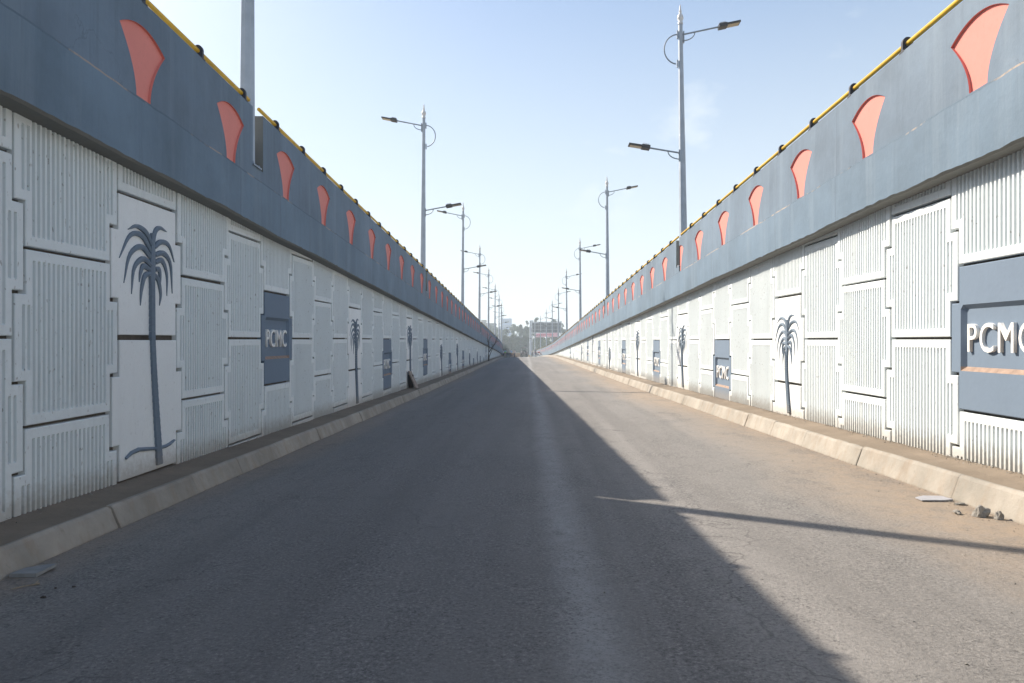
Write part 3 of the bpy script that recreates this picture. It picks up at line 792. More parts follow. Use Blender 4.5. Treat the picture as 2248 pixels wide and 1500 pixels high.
def copy_tree(o, parent=None):
    c = o.copy(); COL.objects.link(c)
    if parent: c.parent = parent
    for ch in kids(o): copy_tree(ch, c)
    return c
ORD = ['nearest', 'second', 'third', 'fourth', 'fifth', 'sixth', 'seventh', 'eighth', 'ninth', 'tenth']
proto = make_lamp(); first = True
for side, zs_ in ((-1, LAMPS_L), (1, LAMPS_R)):
    for i, z in enumerate(zs_):
        if side < 0 and i > 8: continue
        o = proto if first else copy_tree(proto); first = False
        cx, th = path(z); X = -4.10 if side < 0 else 4.45
        o.location = P(z, X, SEAM[side] + 0.17 + 0.0)
        lean = {-1: 0.3, 1: -0.35}[side] + random.uniform(-0.15, 0.15)
        if side > 0 and i == 0: lean = -0.75
        o.rotation_euler = (R(random.uniform(-0.2, 0.2)), R(lean), th + (0 if side < 0 else math.pi) + R(random.uniform(-2, 2)))
        if side > 0: o.rotation_euler[1] = R(-lean)
        hz = 10.3 + 0.006 * (z - 20); o.scale = (1, 1, 1 + (hz - 10.3) / 7.4)
        nm = 'left shaded' if side < 0 else 'right sunlit'
        if side < 0 and i == 0: lb = 'nearest street lamp on the left wall, its grey pole cut off by the photo top'
        elif side > 0 and i == 0: lb = 'nearest and tallest looking street lamp on the right wall, two arms and pointed finial'
        else: lb = '%s street lamp from the camera on the %s wall, grey pole with two arms' % (ORD[i], nm)
        tag(o, lb, 'street lamp', 'street lamps standing along the %s wall' % ('left' if side < 0 else 'right'))

# ------------------------------------------------------------------ debris near the kerbs
def rock(name, loc, size, mat, label, cat, seed=0, group=None):
    bm = bmesh.new(); bmesh.ops.create_icosphere(bm, subdivisions=3, radius=1)
    for v in bm.verts:
        d = 1 + 0.45 * noise.noise(v.co * 1.3 + Vector((seed, 0, 0))) + 0.2 * noise.noise(v.co * 3.2 + Vector((0, seed, 0)))
        v.co = Vector((v.co.x * size[0], v.co.y * size[1], max(-0.25, v.co.z) * size[2])) * d
    me = bpy.data.meshes.new(name); bm.to_mesh(me); bm.free(); me.materials.append(mat)
    o = link(name, me); o.location = loc; o.rotation_euler = (0, 0, seed)
    return tag(o, label, cat, group)
def px2road(x, y):
    """point on the road for a photo pixel"""
    s = 5.0
    for _ in range(40):
        X = (x - 1155) * s / F_PX; s = F_PX * (EYE - road_z(s, X)) / (y - 803)
    return s, (x - 1155) * s / F_PX
s, X = px2road(2166, 1134); X = min(X, KR - 0.14)
rock('rubble_stone', P(s, X, road_z(s, X) + 0.02), (0.062, 0.05, 0.075), M['stone'], 'largest lump of grey rubble lying against the right kerb', 'stone', 3, 'rubble by the right kerb')
rock('rubble_stone', P(s - 0.12, X + 0.075, road_z(s, X) + 0.015), (0.032, 0.032, 0.05), M['stone'], 'dark pointed stone leaning on the largest rubble lump by the right kerb', 'stone', 5, 'rubble by the right kerb')
rock('rubble_stone', P(s + 0.12, X - 0.13, road_z(s, X) + 0.012), (0.04, 0.025, 0.02), M['stone'], 'small flat dark clod just left of the largest rubble lump', 'stone', 8, 'rubble by the right kerb')
s, X = px2road(2112, 1109); X = min(X, KR - 0.05)
rock('rubble_stone', P(s, X, road_z(s, X) + 0.008), (0.05, 0.02, 0.015), M['stone'], 'thin crumb of dirt between the pale sheet and the rubble lumps', 'stone', 9, 'rubble by the right kerb')
for (x, y, sz, lb) in ((95, 1313, 0.016, 'black pebble on the shaded road, right of the pale stick'), (122, 1293, 0.010, 'tiny dark pebble behind the black one on the shaded road'), (162, 1290, 0.011, 'small dark pebble furthest right of the three near the left kerb')):
    s, X = px2road(x, y)
    rock('pebble', P(s, X, road_z(s, X) + 0.005), (sz, sz * 0.7, sz * 0.6), M['twig'], lb, 'pebble', x * 0.1, 'pebbles by the left kerb')
# pale sheet on the right, broken slab on the left
s, X = px2road(2060, 1096)
mb = MB(); pts = [(-0.15, -0.10), (0.04, -0.13), (0.13, -0.10), (0.12, 0.08), (-0.03, 0.12), (-0.14, 0.04)]
tp = [(x, y, 0.008 + 0.006 * math.sin(5 * x + y)) for x, y in pts]; bt = [(x, y, -0.005) for x, y in pts]
mb.poly(tp); mb.poly(bt[::-1])
for i in range(6): mb.poly([bt[i], bt[(i + 1) % 6], tp[(i + 1) % 6], tp[i]])
o = mb.build('paper_sheet', M['slab']); o.location = P(s, min(X, KR - 0.15), road_z(s, X) + 0.006)
tag(o, 'pale crumpled sheet lying on the sunlit road beside the right kerb', 'sheet')
s, X = px2road(72, 1260); X = max(X, KL + 0.11)
mb = MB(); pts = [(-0.10, -0.10), (0.08, -0.09), (0.11, 0.11), (-0.01, 0.15), (-0.09, 0.07)]
tp = [(x, y, 0.022 + (0.02 if i == 2 else 0)) for i, (x, y) in enumerate(pts)]; bt = [(x, y, -0.005 + (0.03 if i == 2 else 0)) for i, (x, y) in enumerate(pts)]
mb.poly(tp); mb.poly(bt[::-1])
for i in range(5): mb.poly([bt[i], bt[(i + 1) % 5], tp[(i + 1) % 5], tp[i]])
o = mb.build('broken_slab', simple('slab_grey', (0.24, 0.245, 0.245), 0.8, 0.15, 12)); o.location = P(s, X, road_z(s, X) + 0.005)
tag(o, 'thin broken grey slab lying in the shade against the left kerb', 'slab')
s, X = px2road(58, 1290)
mb = MB(); mb.tube([(-0.06, -0.07, 0.008), (0.0, 0.0, 0.012), (0.05, 0.06, 0.01)], [0.003, 0.005, 0.006], 6); mb.tube([(0.03, 0.04, 0.012), (0.02, 0.10, 0.02)], [0.005, 0.003], 5)
o = mb.build('stick', M['straw']); o.location = P(s, X, road_z(s, X)); tag(o, 'short pale dry stick on the shaded road below the broken slab', 'stick')
# grit along the foot of the right wall and leaf litter on the road
mb = MB(); rnd = random.Random(4)
def chip(mb, c, r):
    vv = [Vector((rnd.uniform(-1, 1), rnd.uniform(-1, 1), rnd.uniform(-0.2, 1))) * r + c for _ in range(4)]
    for f in ((0, 1, 2), (0, 2, 3), (0, 3, 1), (1, 3, 2)): mb.poly([vv[i] for i in f])
for _ in range(8000):
    s = 5 + 45 * rnd.random() ** 1.7; side = 1 if rnd.random() < 0.75 else -1
    wx = WR if side > 0 else WL
    X = wx - side * abs(rnd.gauss(0.0, 0.045))
    chip(mb, P(s, X, ledge_z(side, s) + rnd.uniform(0, 0.035) * max(0, 1 - abs(wx - X) / 0.06)), rnd.uniform(0.004, 0.014))
for _ in range(5200):
    s = 3.2 + 40 * rnd.random() ** 1.8; side = 1 if rnd.random() < 0.6 else -1
    X = (KR if side > 0 else KL) - side * abs(rnd.gauss(0.03, 0.12) if rnd.random() < 0.6 else rnd.gauss(0.1, 1.6))
    if not KL < X < KR: continue
    chip(mb, P(s, X, road_z(s, X) + 0.001), rnd.uniform(0.003, 0.009) * (1.6 if rnd.random() < 0.05 else 1))
tag(mb.build('gravel', M['stone']), 'loose grit and crumbs along the wall feet and kerbs', kind='stuff')

# leaning board against the left wall
s = 27.9
mb = MB(); th_ = math.atan2(0.26, 0.60)
mb.box((0.0, 0, 0), (0.05, 0.55, 0.66), 0, Euler((0, -th_, 0)).to_matrix(), 0.006)
mb.box((-0.10, 0.12, -0.05), (0.16, 0.20, 0.46), 1, None, 0.01)  # dark block filling the gap behind the board, standing in for its shade
o = mb.build('leaning_board', [M['wood'], M['twig']]); o.location = P(s, WL + 0.185, ledge_z(-1, s) + 0.30)
tag(o, 'weathered board propped on the left ledge against the white wall', 'board')

# dry climbing shrub on the left wall
def dry_shrub():
    root = empty('dry_shrub', P(80, WL + 0.32, ledge_z(-1, 80)), 0, 'bare dark twiggy shrub growing up the left wall near its far end', 'shrub')
    rnd = random.Random(12); mb = MB(); tw = MB()
    def br(p, d, ln, r, lv, m_):
        pts = [p]; q = p.copy()
        for i in range(5):
            d = (d + Vector((rnd.gauss(0, 0.12), rnd.gauss(0, 0.16), rnd.gauss(0.02, 0.12)))).normalized(); q = q + d * ln / 5
            q.x = max(q.x, -0.27); pts.append(q.copy())
        m_.tube(pts, [r * (1 - 0.75 * i / 5) for i in range(6)], 5)
        if lv < 3:
            for k in range(4 if lv < 2 else 3):
                a = rnd.uniform(0.25, 1.0); i = min(4, int(a * 5)); b_ = pts[i].lerp(pts[i + 1], a * 5 - i if a < 1 else 1)
                nd = (d + Vector((rnd.gauss(0, 0.4), rnd.gauss(0, 0.6), rnd.gauss(0.1, 0.45)))).normalized()
                br(b_, nd, ln * rnd.uniform(0.35, 0.6), r * 0.5, lv + 1, tw)
    for k in range(3):
        br(Vector((rnd.uniform(-.1, .1), rnd.uniform(-.5, .5), 0)), Vector((0, rnd.uniform(-.35, .35), 1)), 2.2, 0.05, 1, mb)
    mb.build('stem', M['twig'], root); tw.build('twigs', M['twig'], root)
dry_shrub()

# ------------------------------------------------------------------ people
def skin(name, chains, mat, parent, sub=1):
    """chains: list of [(point, radius), ...]; first point of the first chain is the root; equal points are joined"""
    verts, radii, edges, idx = [], [], [], {}
    for ch in chains:
        prev = None
        for p, r in ch:
            k = tuple(round(c, 4) for c in p)
            if k not in idx: idx[k] = len(verts); verts.append(k); radii.append(r)
            i = idx[k]
            if prev is not None and prev != i: edges.append((prev, i))
            prev = i
    me = bpy.data.meshes.new(name); me.from_pydata(verts, edges, [])
    o = bpy.data.objects.new(name, me); COL.objects.link(o)
    md = o.modifiers.new('skin', 'SKIN'); md.use_smooth_shade = True
    if sub: ms = o.modifiers.new('sub', 'SUBSURF'); ms.levels = sub; ms.render_levels = sub
    sv = me.skin_vertices[0].data
    for i, r in enumerate(radii):
        rr = r if hasattr(r, '__len__') else (r, r); sv[i].radius = rr; sv[i].use_root = (i == 0)
    dg = bpy.context.evaluated_depsgraph_get(); m2 = bpy.data.meshes.new_from_object(o.evaluated_get(dg))
    bpy.data.objects.remove(o); m2.materials.clear(); m2.materials.append(mat)
    for p in m2.polygons: p.use_smooth = True
    return link(name, m2, parent)

def person(loc, rz, label, shirt, trousers, pose='stand', vest=None, head='hair', h=1.0, seed=0):
    rnd = random.Random(seed)
    root = empty('person', loc, rz, label, 'person'); root.scale = (h, h, h)
    stride = {'stand': 0.05, 'walk': 0.24, 'sit': 0.0}[pose]
    pel = (0, 0, 0.94); dz = 0
    hips = {s: (s * 0.09, 0, 0.92) for s in (-1, 1)}
    if pose == 'sit':
        knee = {s: (s * 0.14, 0.38, 0.86) for s in (-1, 1)}; ank = {s: (s * 0.15, 0.32, 0.42) for s in (-1, 1)}
    else:
        knee = {s: (s * 0.10, s * stride * 0.55 + 0.03, 0.50) for s in (-1, 1)}; ank = {s: (s * 0.11, s * stride - 0.02, 0.085) for s in (-1, 1)}
    lean = 0.12 if pose == 'sit' else 0.02
    chest = (0, lean, 1.33); neck = (0, lean + 0.01, 1.48); hb = (0, lean + 0.02, 1.56)
    sh = {s: (s * 0.185, lean, 1.41) for s in (-1, 1)}
    if pose == 'sit':
        elb = {s: (s * 0.26, lean + 0.2, 1.22) for s in (-1, 1)}; wr = {s: (s * 0.27, lean + 0.44, 1.14) for s in (-1, 1)}
    else:
        a = {s: rnd.uniform(-0.06, 0.12) for s in (-1, 1)}; b_ = {s: rnd.choice([0.05, 0.05, 0.2]) for s in (-1, 1)}
        elb = {s: (s * 0.245, lean - s * stride * 0.4 + a[s] * 0.4, 1.13) for s in (-1, 1)}
        wr = {s: (s * 0.25, lean - s * stride * 0.7 + a[s] + b_[s], 0.90 + b_[s] * 0.7) for s in (-1, 1)}
    ch = [[(pel, (0.15, 0.105)), ((0, lean * 0.5, 1.13), (0.135, 0.10)), (chest, (0.165, 0.115)), (neck, 0.056), (hb, 0.06), ((0, lean + 0.025, 1.63), (0.078, 0.095)), ((0, lean + 0.01, 1.70), (0.070, 0.085))],
          [((0, lean + 0.025, 1.63), (0.078, 0.095)), ((0, lean + 0.118, 1.625), 0.014)]]   # nose
    for s in (-1, 1):
        ch.append([((0, lean + 0.025, 1.63), (0.078, 0.095)), ((s * 0.086, lean + 0.01, 1.63), 0.016)])           # ear
        ch.append([(pel, (0.15, 0.105)), (hips[s], 0.095), (knee[s], 0.06), (ank[s], 0.04)])
        toe = (ank[s][0] + s * 0.02, ank[s][1] + 0.15, ank[s][2] - 0.045)
        ch.append([(ank[s], 0.04), ((ank[s][0], ank[s][1] + 0.03, ank[s][2] - 0.035), 0.045), (toe, 0.032)])
        ch.append([(chest, (0.165, 0.115)), (sh[s], 0.062), (elb[s], 0.043), (wr[s], 0.028)])
        d = (Vector(wr[s]) - Vector(elb[s])).normalized(); side_ = Vector((0, 1, 0)) if abs(d.y) < 0.7 else Vector((1, 0, 0))
        palm = Vector(wr[s]) + d * 0.06
        ch.append([(wr[s], 0.028), (tuple(palm), (0.036, 0.022))])
        for k in range(4):
            b0 = palm + side_ * (k - 1.5) * 0.02 + d * 0.03; ln = (0.062, 0.07, 0.066, 0.05)[k]
            m1 = b0 + d * ln * 0.6; t1 = m1 + (d * 0.8 + Vector((-s, 0, 0)) * 0.6).normalized() * ln * 0.5
            ch.append([(tuple(palm), (0.036, 0.022)), (tuple(b0), 0.0095), (tuple(m1), 0.009), (tuple(t1), 0.0075)])
        tb = palm - d * 0.02 + side_ * 0.035
        ch.append([(tuple(palm), (0.036, 0.022)), (tuple(tb), 0.011), (tuple(tb + (d + side_ * 0.5).normalized() * 0.045), 0.009)])
    skin('body', ch, M['skin'], root, 1)
    # clothes
    e = 0.016
    top = [[((0, 0, 0.90), (0.165 + e, 0.115 + e)), ((0, lean * 0.5, 1.13), (0.145 + e, 0.105 + e)), (chest, (0.17 + e, 0.12 + e)), ((0, lean + 0.005, 1.445), 0.085)]]
    for s in (-1, 1):
        m_ = tuple(Vector(sh[s]).lerp(Vector(elb[s]), 0.85))
        top.append([(chest, (0.17 + e, 0.12 + e)), (sh[s], 0.072), (m_, 0.056)] if seed % 2 else [(chest, (0.17 + e, 0.12 + e)), (sh[s], 0.072), (elb[s], 0.054), (tuple(Vector(elb[s]).lerp(Vector(wr[s]), 0.85)), 0.042)])
    skin('shirt', top, shirt, root, 1)
    leg = [[((0, 0, 0.99), (0.155 + e, 0.11 + e)), ((0, 0, 0.90), (0.155 + e, 0.11 + e))]]
    for s in (-1, 1):
        leg.append([((0, 0, 0.90), (0.155 + e, 0.11 + e)), ((hips[s][0], hips[s][1], 0.85), 0.105), (knee[s], 0.076), (tuple(Vector(knee[s]).lerp(Vector(ank[s]), 0.95)), 0.06)])
    skin('trousers', leg, trousers, root, 1)
    if vest:
        skin('vest', [[((0, 0, 0.93), (0.185 + e, 0.135 + e)), ((0, lean * 0.5, 1.13), (0.165 + e, 0.125 + e)), (chest, (0.192 + e, 0.14 + e)), ((0, lean, 1.43), (0.13, 0.09))]], vest, root, 1)
    hm = MB(); prof = [(0.112, 1.645), (0.110, 1.69), (0.09, 1.745), (0.05, 1.785), (0.0, 1.795)]
    if head != 'hair': prof = [(0.15, 1.665), (0.125, 1.675)] + [(r + 0.012, z + 0.02) for r, z in prof[1:]]
    hm.lathe(prof, (0, lean - 0.002, 0), 14)
    hm.build('hair' if head == 'hair' else 'hat', M['hair'] if head == 'hair' else head, root)
    for s in (-1, 1):
        sm = MB(); sm.box((ank[s][0] + s * 0.01, ank[s][1] + 0.055, ank[s][2] - 0.045), (0.10, 0.27, 0.08), 0, None, 0.025); sm.build('shoe', M['rubber'], root)
    return root

lime = cloth('lime_vest', (0.66, 0.88, 0.06)); green = cloth('green_vest', (0.36, 0.70, 0.12)); whitec = cloth('white_cloth', (0.72, 0.72, 0.74)); dark = cloth('dark_cloth', (0.02, 0.022, 0.03))
orange = cloth('orange_cloth', (0.65, 0.16, 0.05)); blue = cloth('pale_blue_cloth', (0.25, 0.42, 0.68)); grey = cloth('grey_cloth', (0.24, 0.25, 0.27)); navy = cloth('navy_cloth', (0.05, 0.06, 0.16)); rose = cloth('rose_cloth', (0.42, 0.30, 0.28)); tan = cloth('tan_cloth', (0.4, 0.33, 0.26))
def at_px(x, s, dz=0): return Vector(((x - 1155) * s / F_PX, s, E_END + 0.012 + dz if s > 190 else E(s) + 0.01 + dz))
def gl(x, s):
    Xw = (x - 1155) * s / F_PX; cx, th = path(s); return Vector((Xw, s, (road_z(s, Xw - cx) if s < END else E_END + 0.004)))
def lg(x, s):
    v = gl(x, s); cx, th = path(s)
    if v.x - cx < TL: v.z = ledge_z(-1, s)
    return v
person(lg(1101, 164), 2.9, 'person in a lime vest and orange trousers standing nearest the left wall', whitec, orange, 'stand', lime, seed=1)
person(gl(1105.3, 165), -2.6, 'person in white shirt and dark trousers between the two in vests', whitec, dark, 'walk', None, seed=2)
person(gl(1109.4, 163), 3.1, 'person in a green vest and pale trousers, right one of the vest wearers', blue, tan, 'stand', green, seed=3)
person(gl(1129.5, 170), 0.4, 'person in rose grey shirt and dark trousers walking before the tan barrier', rose, dark, 'walk', None, seed=4)
person(gl(1175.3, 158), 2.8, 'person in white cap, grey shirt and navy trousers between two motorcycles', grey, navy, 'stand', None, whitec, 1.02, seed=5)
BL = gl(1120.5, 167)

# ------------------------------------------------------------------ vehicles at the crest
def wheel(parent, c, r, wdt, spokes=8, name='wheel'):
    w_ = MB(); n = 22
    prof = [(r - wdt * 0.5, -wdt / 2), (r - wdt * 0.15, -wdt / 2), (r, -wdt * 0.2), (r, wdt * 0.2), (r - wdt * 0.15, wdt / 2), (r - wdt * 0.5, wdt / 2), (r - wdt * 0.5, -wdt / 2)]
    ax = Euler((0, R(90), 0)).to_matrix()
    w_.lathe(prof, (0, 0, 0), n, 0, ax)
    o = w_.build(name, M['rubber'], parent); o.location = c
    m2 = MB(); m2.lathe([(r - wdt * 0.5, -wdt * .3), (r - wdt * 0.75, -wdt * .3), (r - wdt * 0.75, wdt * .3), (r - wdt * .5, wdt * .3)], (0, 0, 0), n, 0, ax)
    m2.lathe([(0.0, -wdt * .5), (r * .12, -wdt * .5), (r * .12, wdt * .5), (0, wdt * .5)], (0, 0, 0), 10, 0, ax)
    for k in range(spokes):
        a = math.pi * 2 * k / spokes; m2.tube([(0, r * .1 * math.cos(a), r * .1 * math.sin(a)), (0, (r - wdt * .7) * math.cos(a), (r - wdt * .7) * math.sin(a))], max(0.004, r * 0.02), 5)
    m2.build('rim', M['chrome'], o)
    return o
def motorcycle(loc, rz, label, paint):
    root = empty('motorcycle', loc, rz, label, 'motorcycle')
    wheel(root, (0, 0.66, 0.31), 0.31, 0.10); wheel(root, (0, -0.62, 0.31), 0.31, 0.12)
    f = MB()
    f.tube([(0, 0.38, 0.92), (0, 0.1, 0.42), (0, -0.3, 0.36), (0, -0.62, 0.31)], 0.03, 8); f.tube([(0, 0.38, 0.84), (0, -0.2, 0.72), (0, -0.75, 0.78)], 0.025, 8)
    f.tube([(0, -0.2, 0.36), (0, -0.3, 0.74)], 0.025, 8)
    for s in (-1, 1):
        f.tube([(s * 0.07, 0.66, 0.31), (s * 0.07, 0.42, 0.95)], 0.022, 8); f.tube([(s * 0.11, -0.62, 0.31), (s * 0.11, -0.5, 0.74)], 0.03, 8)
    f.build('frame', M['lamp_black'], root)
    e_ = MB(); e_.box((0, 0.05, 0.46), (0.24, 0.34, 0.30), 0, None, 0.05); e_.lathe([(0.09, -.14), (0.12, -.1), (0.12, .1), (0.09, .14)], (0, -0.02, 0.38), 12, 0, Euler((0, R(90), 0)).to_matrix()); e_.build('engine', M['galv_dark'], root)
    t = MB(); t.lathe([(0, -0.28), (0.09, -0.25), (0.14, -0.1), (0.15, 0.08), (0.11, 0.22), (0, 0.27)], (0, 0.16, 0.88), 14, 0, Euler((R(-82), 0, 0)).to_matrix()); t.build('fuel_tank', paint, root)
    se = MB(); se.box((0, -0.40, 0.86), (0.25, 0.66, 0.09), 0, Euler((R(-4), 0, 0)).to_matrix(), 0.035); se.build('seat', M['rubber'], root)
    hb = MB(); hb.tube([(-0.36, 0.28, 1.06), (-0.2, 0.36, 1.08), (0, 0.40, 1.0), (0.2, 0.36, 1.08), (0.36, 0.28, 1.06)], 0.015, 8)
    for s in (-1, 1): hb.tube([(s * 0.22, 0.36, 1.08), (s * 0.27, 0.36, 1.22)], 0.007, 6); hb.lathe([(0.0, -.01), (0.055, 0), (0.0, 0.015)], (s * 0.28, 0.36, 1.24), 10, 0, Euler((R(90), 0, 0)).to_matrix())
    hb.build('handlebar', M['chrome'], root)
    hl = MB(); hl.lathe([(0.0, -.10), (0.07, -0.06), (0.095, 0.02), (0.09, 0.05), (0, 0.06)], (0, 0.50, 0.93), 12, 0, Euler((R(-90), 0, 0)).to_matrix()); hl.build('headlight', M['chrome'], root)
    mg = MB()
    for cy, r0 in ((0.66, 0.37), (-0.62, 0.38)):
        pts = [(0, cy + r0 * math.cos(a), 0.31 + r0 * math.sin(a)) for a in [R(20 + 14 * i) for i in range(10)]]
        for p, q in zip(pts, pts[1:]):
            mg.quad((-0.07, p[1], p[2]), (0.07, p[1], p[2]), (0.07, q[1], q[2]), (-0.07, q[1], q[2])); mg.quad((-0.07, q[1], q[2] + .01), (0.07, q[1], q[2] + .01), (0.07, p[1], p[2] + .01), (-0.07, p[1], p[2] + .01))
    mg.build('mudguard', paint, root)
    ex = MB(); ex.tube([(0.12, 0.15, 0.36), (0.16, -0.1, 0.28), (0.17, -0.75, 0.36)], [0.02, 0.03, 0.045], 8); ex.build('exhaust', M['chrome'], root)
    return root
motorcycle(gl(1115, 163), 1.35, 'black motorcycle parked sideways right of the people in vests', M['lamp_black'])
motorcycle(gl(1168.8, 158), 2.95, 'dark motorcycle left of the person in the white cap', M['lamp_black'])
motorcycle(gl(1181.5, 158.5), -0.9, 'motorcycle with a red tank right of the person in the white cap', simple('red_tank', (0.45, 0.06, 0.05), 0.35, 0.1, 5))

def bicycle(loc, rz):
    root = empty('bicycle', loc, rz, 'thin bicycle ridden by the person in pale blue', 'bicycle')
    wheel(root, (0, 0.52, 0.33), 0.33, 0.035, 16); wheel(root, (0, -0.52, 0.33), 0.33, 0.035, 16)
    f = MB()
    for a, b_ in (((0, .38, .80), (0, -.12, .30)), ((0, .38, .80), (0, -.2, .78)), ((0, -.22, .9), (0, -.12, .30)), ((0, -.12, .3), (0, -.52, .33)), ((0, -.2, .78), (0, -.52, .33)), ((0, .36, .92), (0, .52, .33))): f.tube([a, b_], 0.016, 6)
    f.tube([(-.09, 0, .22), (.09, -.24, .38)], 0.012, 6)
    f.build('frame', M['lamp_black'], root)
    h_ = MB(); h_.tube([(-.27, .28, .98), (-.1, .36, 1.0), (.1, .36, 1.0), (.27, .28, .98)], .012, 6); h_.tube([(0, .36, 1.0), (0, .37, .88)], .014, 6); h_.build('handlebar', M['chrome'], root)
    s_ = MB(); s_.box((0, -.24, .92), (.15, .26, .06), 0, None, .02); s_.build('saddle', M['rubber'], root)
bicycle(BL, 1.2)
person(BL + Vector((0.28, -0.1, 0.04)), 1.2, 'person in a pale blue shirt riding the bicycle near the tan barrier', blue, grey, 'sit', None, seed=7)

def tractor(loc, rz):
    root = empty('tractor', loc, rz, 'tall dark tractor with canopy and white side sheet facing down the ramp', 'tractor')
    paint = simple('faded_tractor_paint', (0.20, 0.16, 0.15), 0.6, 0.2, 5)
    for s in (-1, 1):
        wheel(root, (s * 0.55, -0.9, 0.65), 0.65, 0.32, 6); wheel(root, (s * 0.48, 0.95, 0.38), 0.38, 0.2, 6)
    b_ = MB(); b_.box((0, 0.55, 0.98), (0.52, 1.35, 0.58), 0, None, 0.07); b_.box((0, -0.5, 0.80), (0.42, 1.0, 0.42), 0, None, 0.04); b_.tube([(-0.5, 0.95, 0.4), (0.5, 0.95, 0.4)], 0.05, 8); b_.tube([(-0.5, -0.9, 0.65), (0.5, -0.9, 0.65)], 0.08, 8)
    b_.build('body', paint, root)
    g = MB()
    for i in range(9): g.box((0, 1.235, 0.78 + i * 0.05), (0.40, 0.02, 0.02), 0)
    g.build('grille', M['lamp_black'], root)
    for s in (-1, 1):
        hl = MB(); hl.lathe([(0.0, 0.03), (0.075, 0.02), (0.08, -0.05), (0, -0.06)], (s * 0.34, 1.15, 1.12), 12, 0, Euler((R(-90), 0, 0)).to_matrix()); hl.build('headlight', M['chrome'], root)
        fd = MB()
        pts = [(cy, cz) for cy, cz in [(-0.9 + 0.74 * math.cos(a), 0.65 + 0.74 * math.sin(a)) for a in [R(10 + 17 * i) for i in range(9)]]]
        for p, q in zip(pts, pts[1:]):
            fd.box((s * 0.55, (p[0] + q[0]) / 2, (p[1] + q[1]) / 2), (0.36, 0.24, 0.03), 0, Euler((math.atan2(q[1] - p[1], q[0] - p[0]), 0, 0)).to_matrix())
        fd.build('fender', paint, root)
    c = MB()
    for sx in (-1, 1):
        for y in (-1.15, -0.15): c.tube([(sx * 0.42, y, 0.95), (sx * 0.40, y, 2.12)], 0.03, 8)
    c.build('canopy_frame', M['lamp_black'], root)
    r_ = MB(); r_.box((0, -0.62, 2.15), (1.02, 1.3, 0.07), 0, None, 0.02); r_.build('canopy', paint, root)
    x_ = MB(); x_.tube([(0.16, 0.75, 1.25), (0.16, 0.75, 2.0), (0.16, 0.68, 2.1)], 0.035, 8); x_.build('exhaust', M['rubber'], root)
    se = MB(); se.box((0, -0.85, 1.14), (0.46, 0.45, 0.10), 0, None, 0.04); se.box((0, -1.08, 1.36), (0.44, 0.08, 0.42), 0, None, 0.03); se.build('seat', M['rubber'], root)
    sw = MB(); sw.tube([(0.2 * math.cos(a), -0.42 + 0.08 * math.sin(a), 1.42 + 0.18 * math.sin(a)) for a in [R(30 * i) for i in range(13)]], 0.015, 6); sw.tube([(0, -0.42, 1.42), (0, -0.12, 1.2)], 0.02, 6); sw.build('steering_wheel', M['rubber'], root)
    ws = MB(); ws.box((-0.60, -0.45, 1.45), (0.04, 0.30, 1.25), 0, None, 0.01); ws.box((0.50, -0.45, 1.45), (0.02, 0.1, 0.9), 0); ws.build('side_sheet', simple('white_sheet', (0.8, 0.8, 0.8), 0.6, 0.05, 4), root).scale = (1, 1, 1)
    bx = MB(); bx.box((-0.25, -0.6, 2.50), (0.46, 0.5, 0.20), 0, None, 0.03); bx.tube([(-0.25, -0.6, 2.15), (-0.25, -0.6, 2.42)], 0.04, 8); bx.box((-0.25, -0.33, 2.50), (0.34, 0.03, 0.10), 0); bx.build('roof_box', M['lamp_black'], root)
tractor(gl(1150.0, 168), math.pi - 0.12)

# low tan barrier across the end of the ramp, and small kerb blocks
bar = empty('barrier_wall', gl(1131.5, 186), 0.0, 'low tan barrier across the end of the ramp behind the walking person', 'barrier')
mb = MB(); mb.box((0, 0, 0.62), (2.3, 0.35, 1.24), 0, None, 0.04); mb.build('block', simple('tan_paint', (0.42, 0.25, 0.14), 0.8, 0.15, 3), bar)
mb = MB(); mb.box((0, 0, 1.30), (2.4, 0.42, 0.12), 0, None, 0.02); mb.build('coping', simple('pale_coping', (0.55, 0.47, 0.34), 0.8, 0.1, 3), bar)
mb = MB(); mb.box((0, 0, 0.16), (2.36, 0.5, 0.32), 0, None, 0.05); mb.build('plinth', M['kerb'], bar)
for i, (x, c, lb) in enumerate(((1161.5, (0.6, 0.42, 0.2), 'ochre concrete block at the foot of the gantry, left of the pale one'), (1165.5, (0.62, 0.6, 0.5), 'pale concrete block at the foot of the gantry, right of the ochre one'))):
    mb = MB(); mb.box((0, 0, 0.3), (0.34, 0.4, 0.6), 0, None, 0.05); mb.box((0, 0, 0.64), (0.24, 0.3, 0.1), 0, None, 0.03)
    o = mb.build('concrete_block', simple('block_paint_%s' % ('ochre' if i == 0 else 'pale'), c, 0.85, 0.12, 5)); o.location = gl(x, 178 + i); tag(o, lb, 'concrete block', 'blocks at the gantry foot')

# ------------------------------------------------------------------ gantry, banner
def wpt(x, y, s): return Vector(((x - 1155) * s / F_PX, s, EYE + (803 - y) * s / F_PX))
SG = 232.0
ga = empty('sign_gantry', Vector((wpt(1165, 0, SG).x, SG, G)), 0, 'large grey hoarding seen from behind, raised on a thick steel post', 'sign gantry')
o0 = ga.location
def rel(x, y, s=SG): return wpt(x, y, s) - o0
mb = MB()
a = rel(1164.5, 704); mb.lathe([(0.34, 0.0), (0.30, 4), (0.26, a.z)], (a.x, 0, 0), 12); mb.build('post', M['galv'], ga)
mb = MB(); a = rel(1168.2, 703); mb.box((a.x, 0.5, a.z / 2), (0.30, 0.4, a.z), 0); mb.build('post', M['galv_dark'], ga)
mb = MB(); a = rel(1231.5, 705); mb.box((a.x, 0.2, a.z / 2), (0.36, 0.4, a.z), 0); mb.build('post', M['galv_dark'], ga)
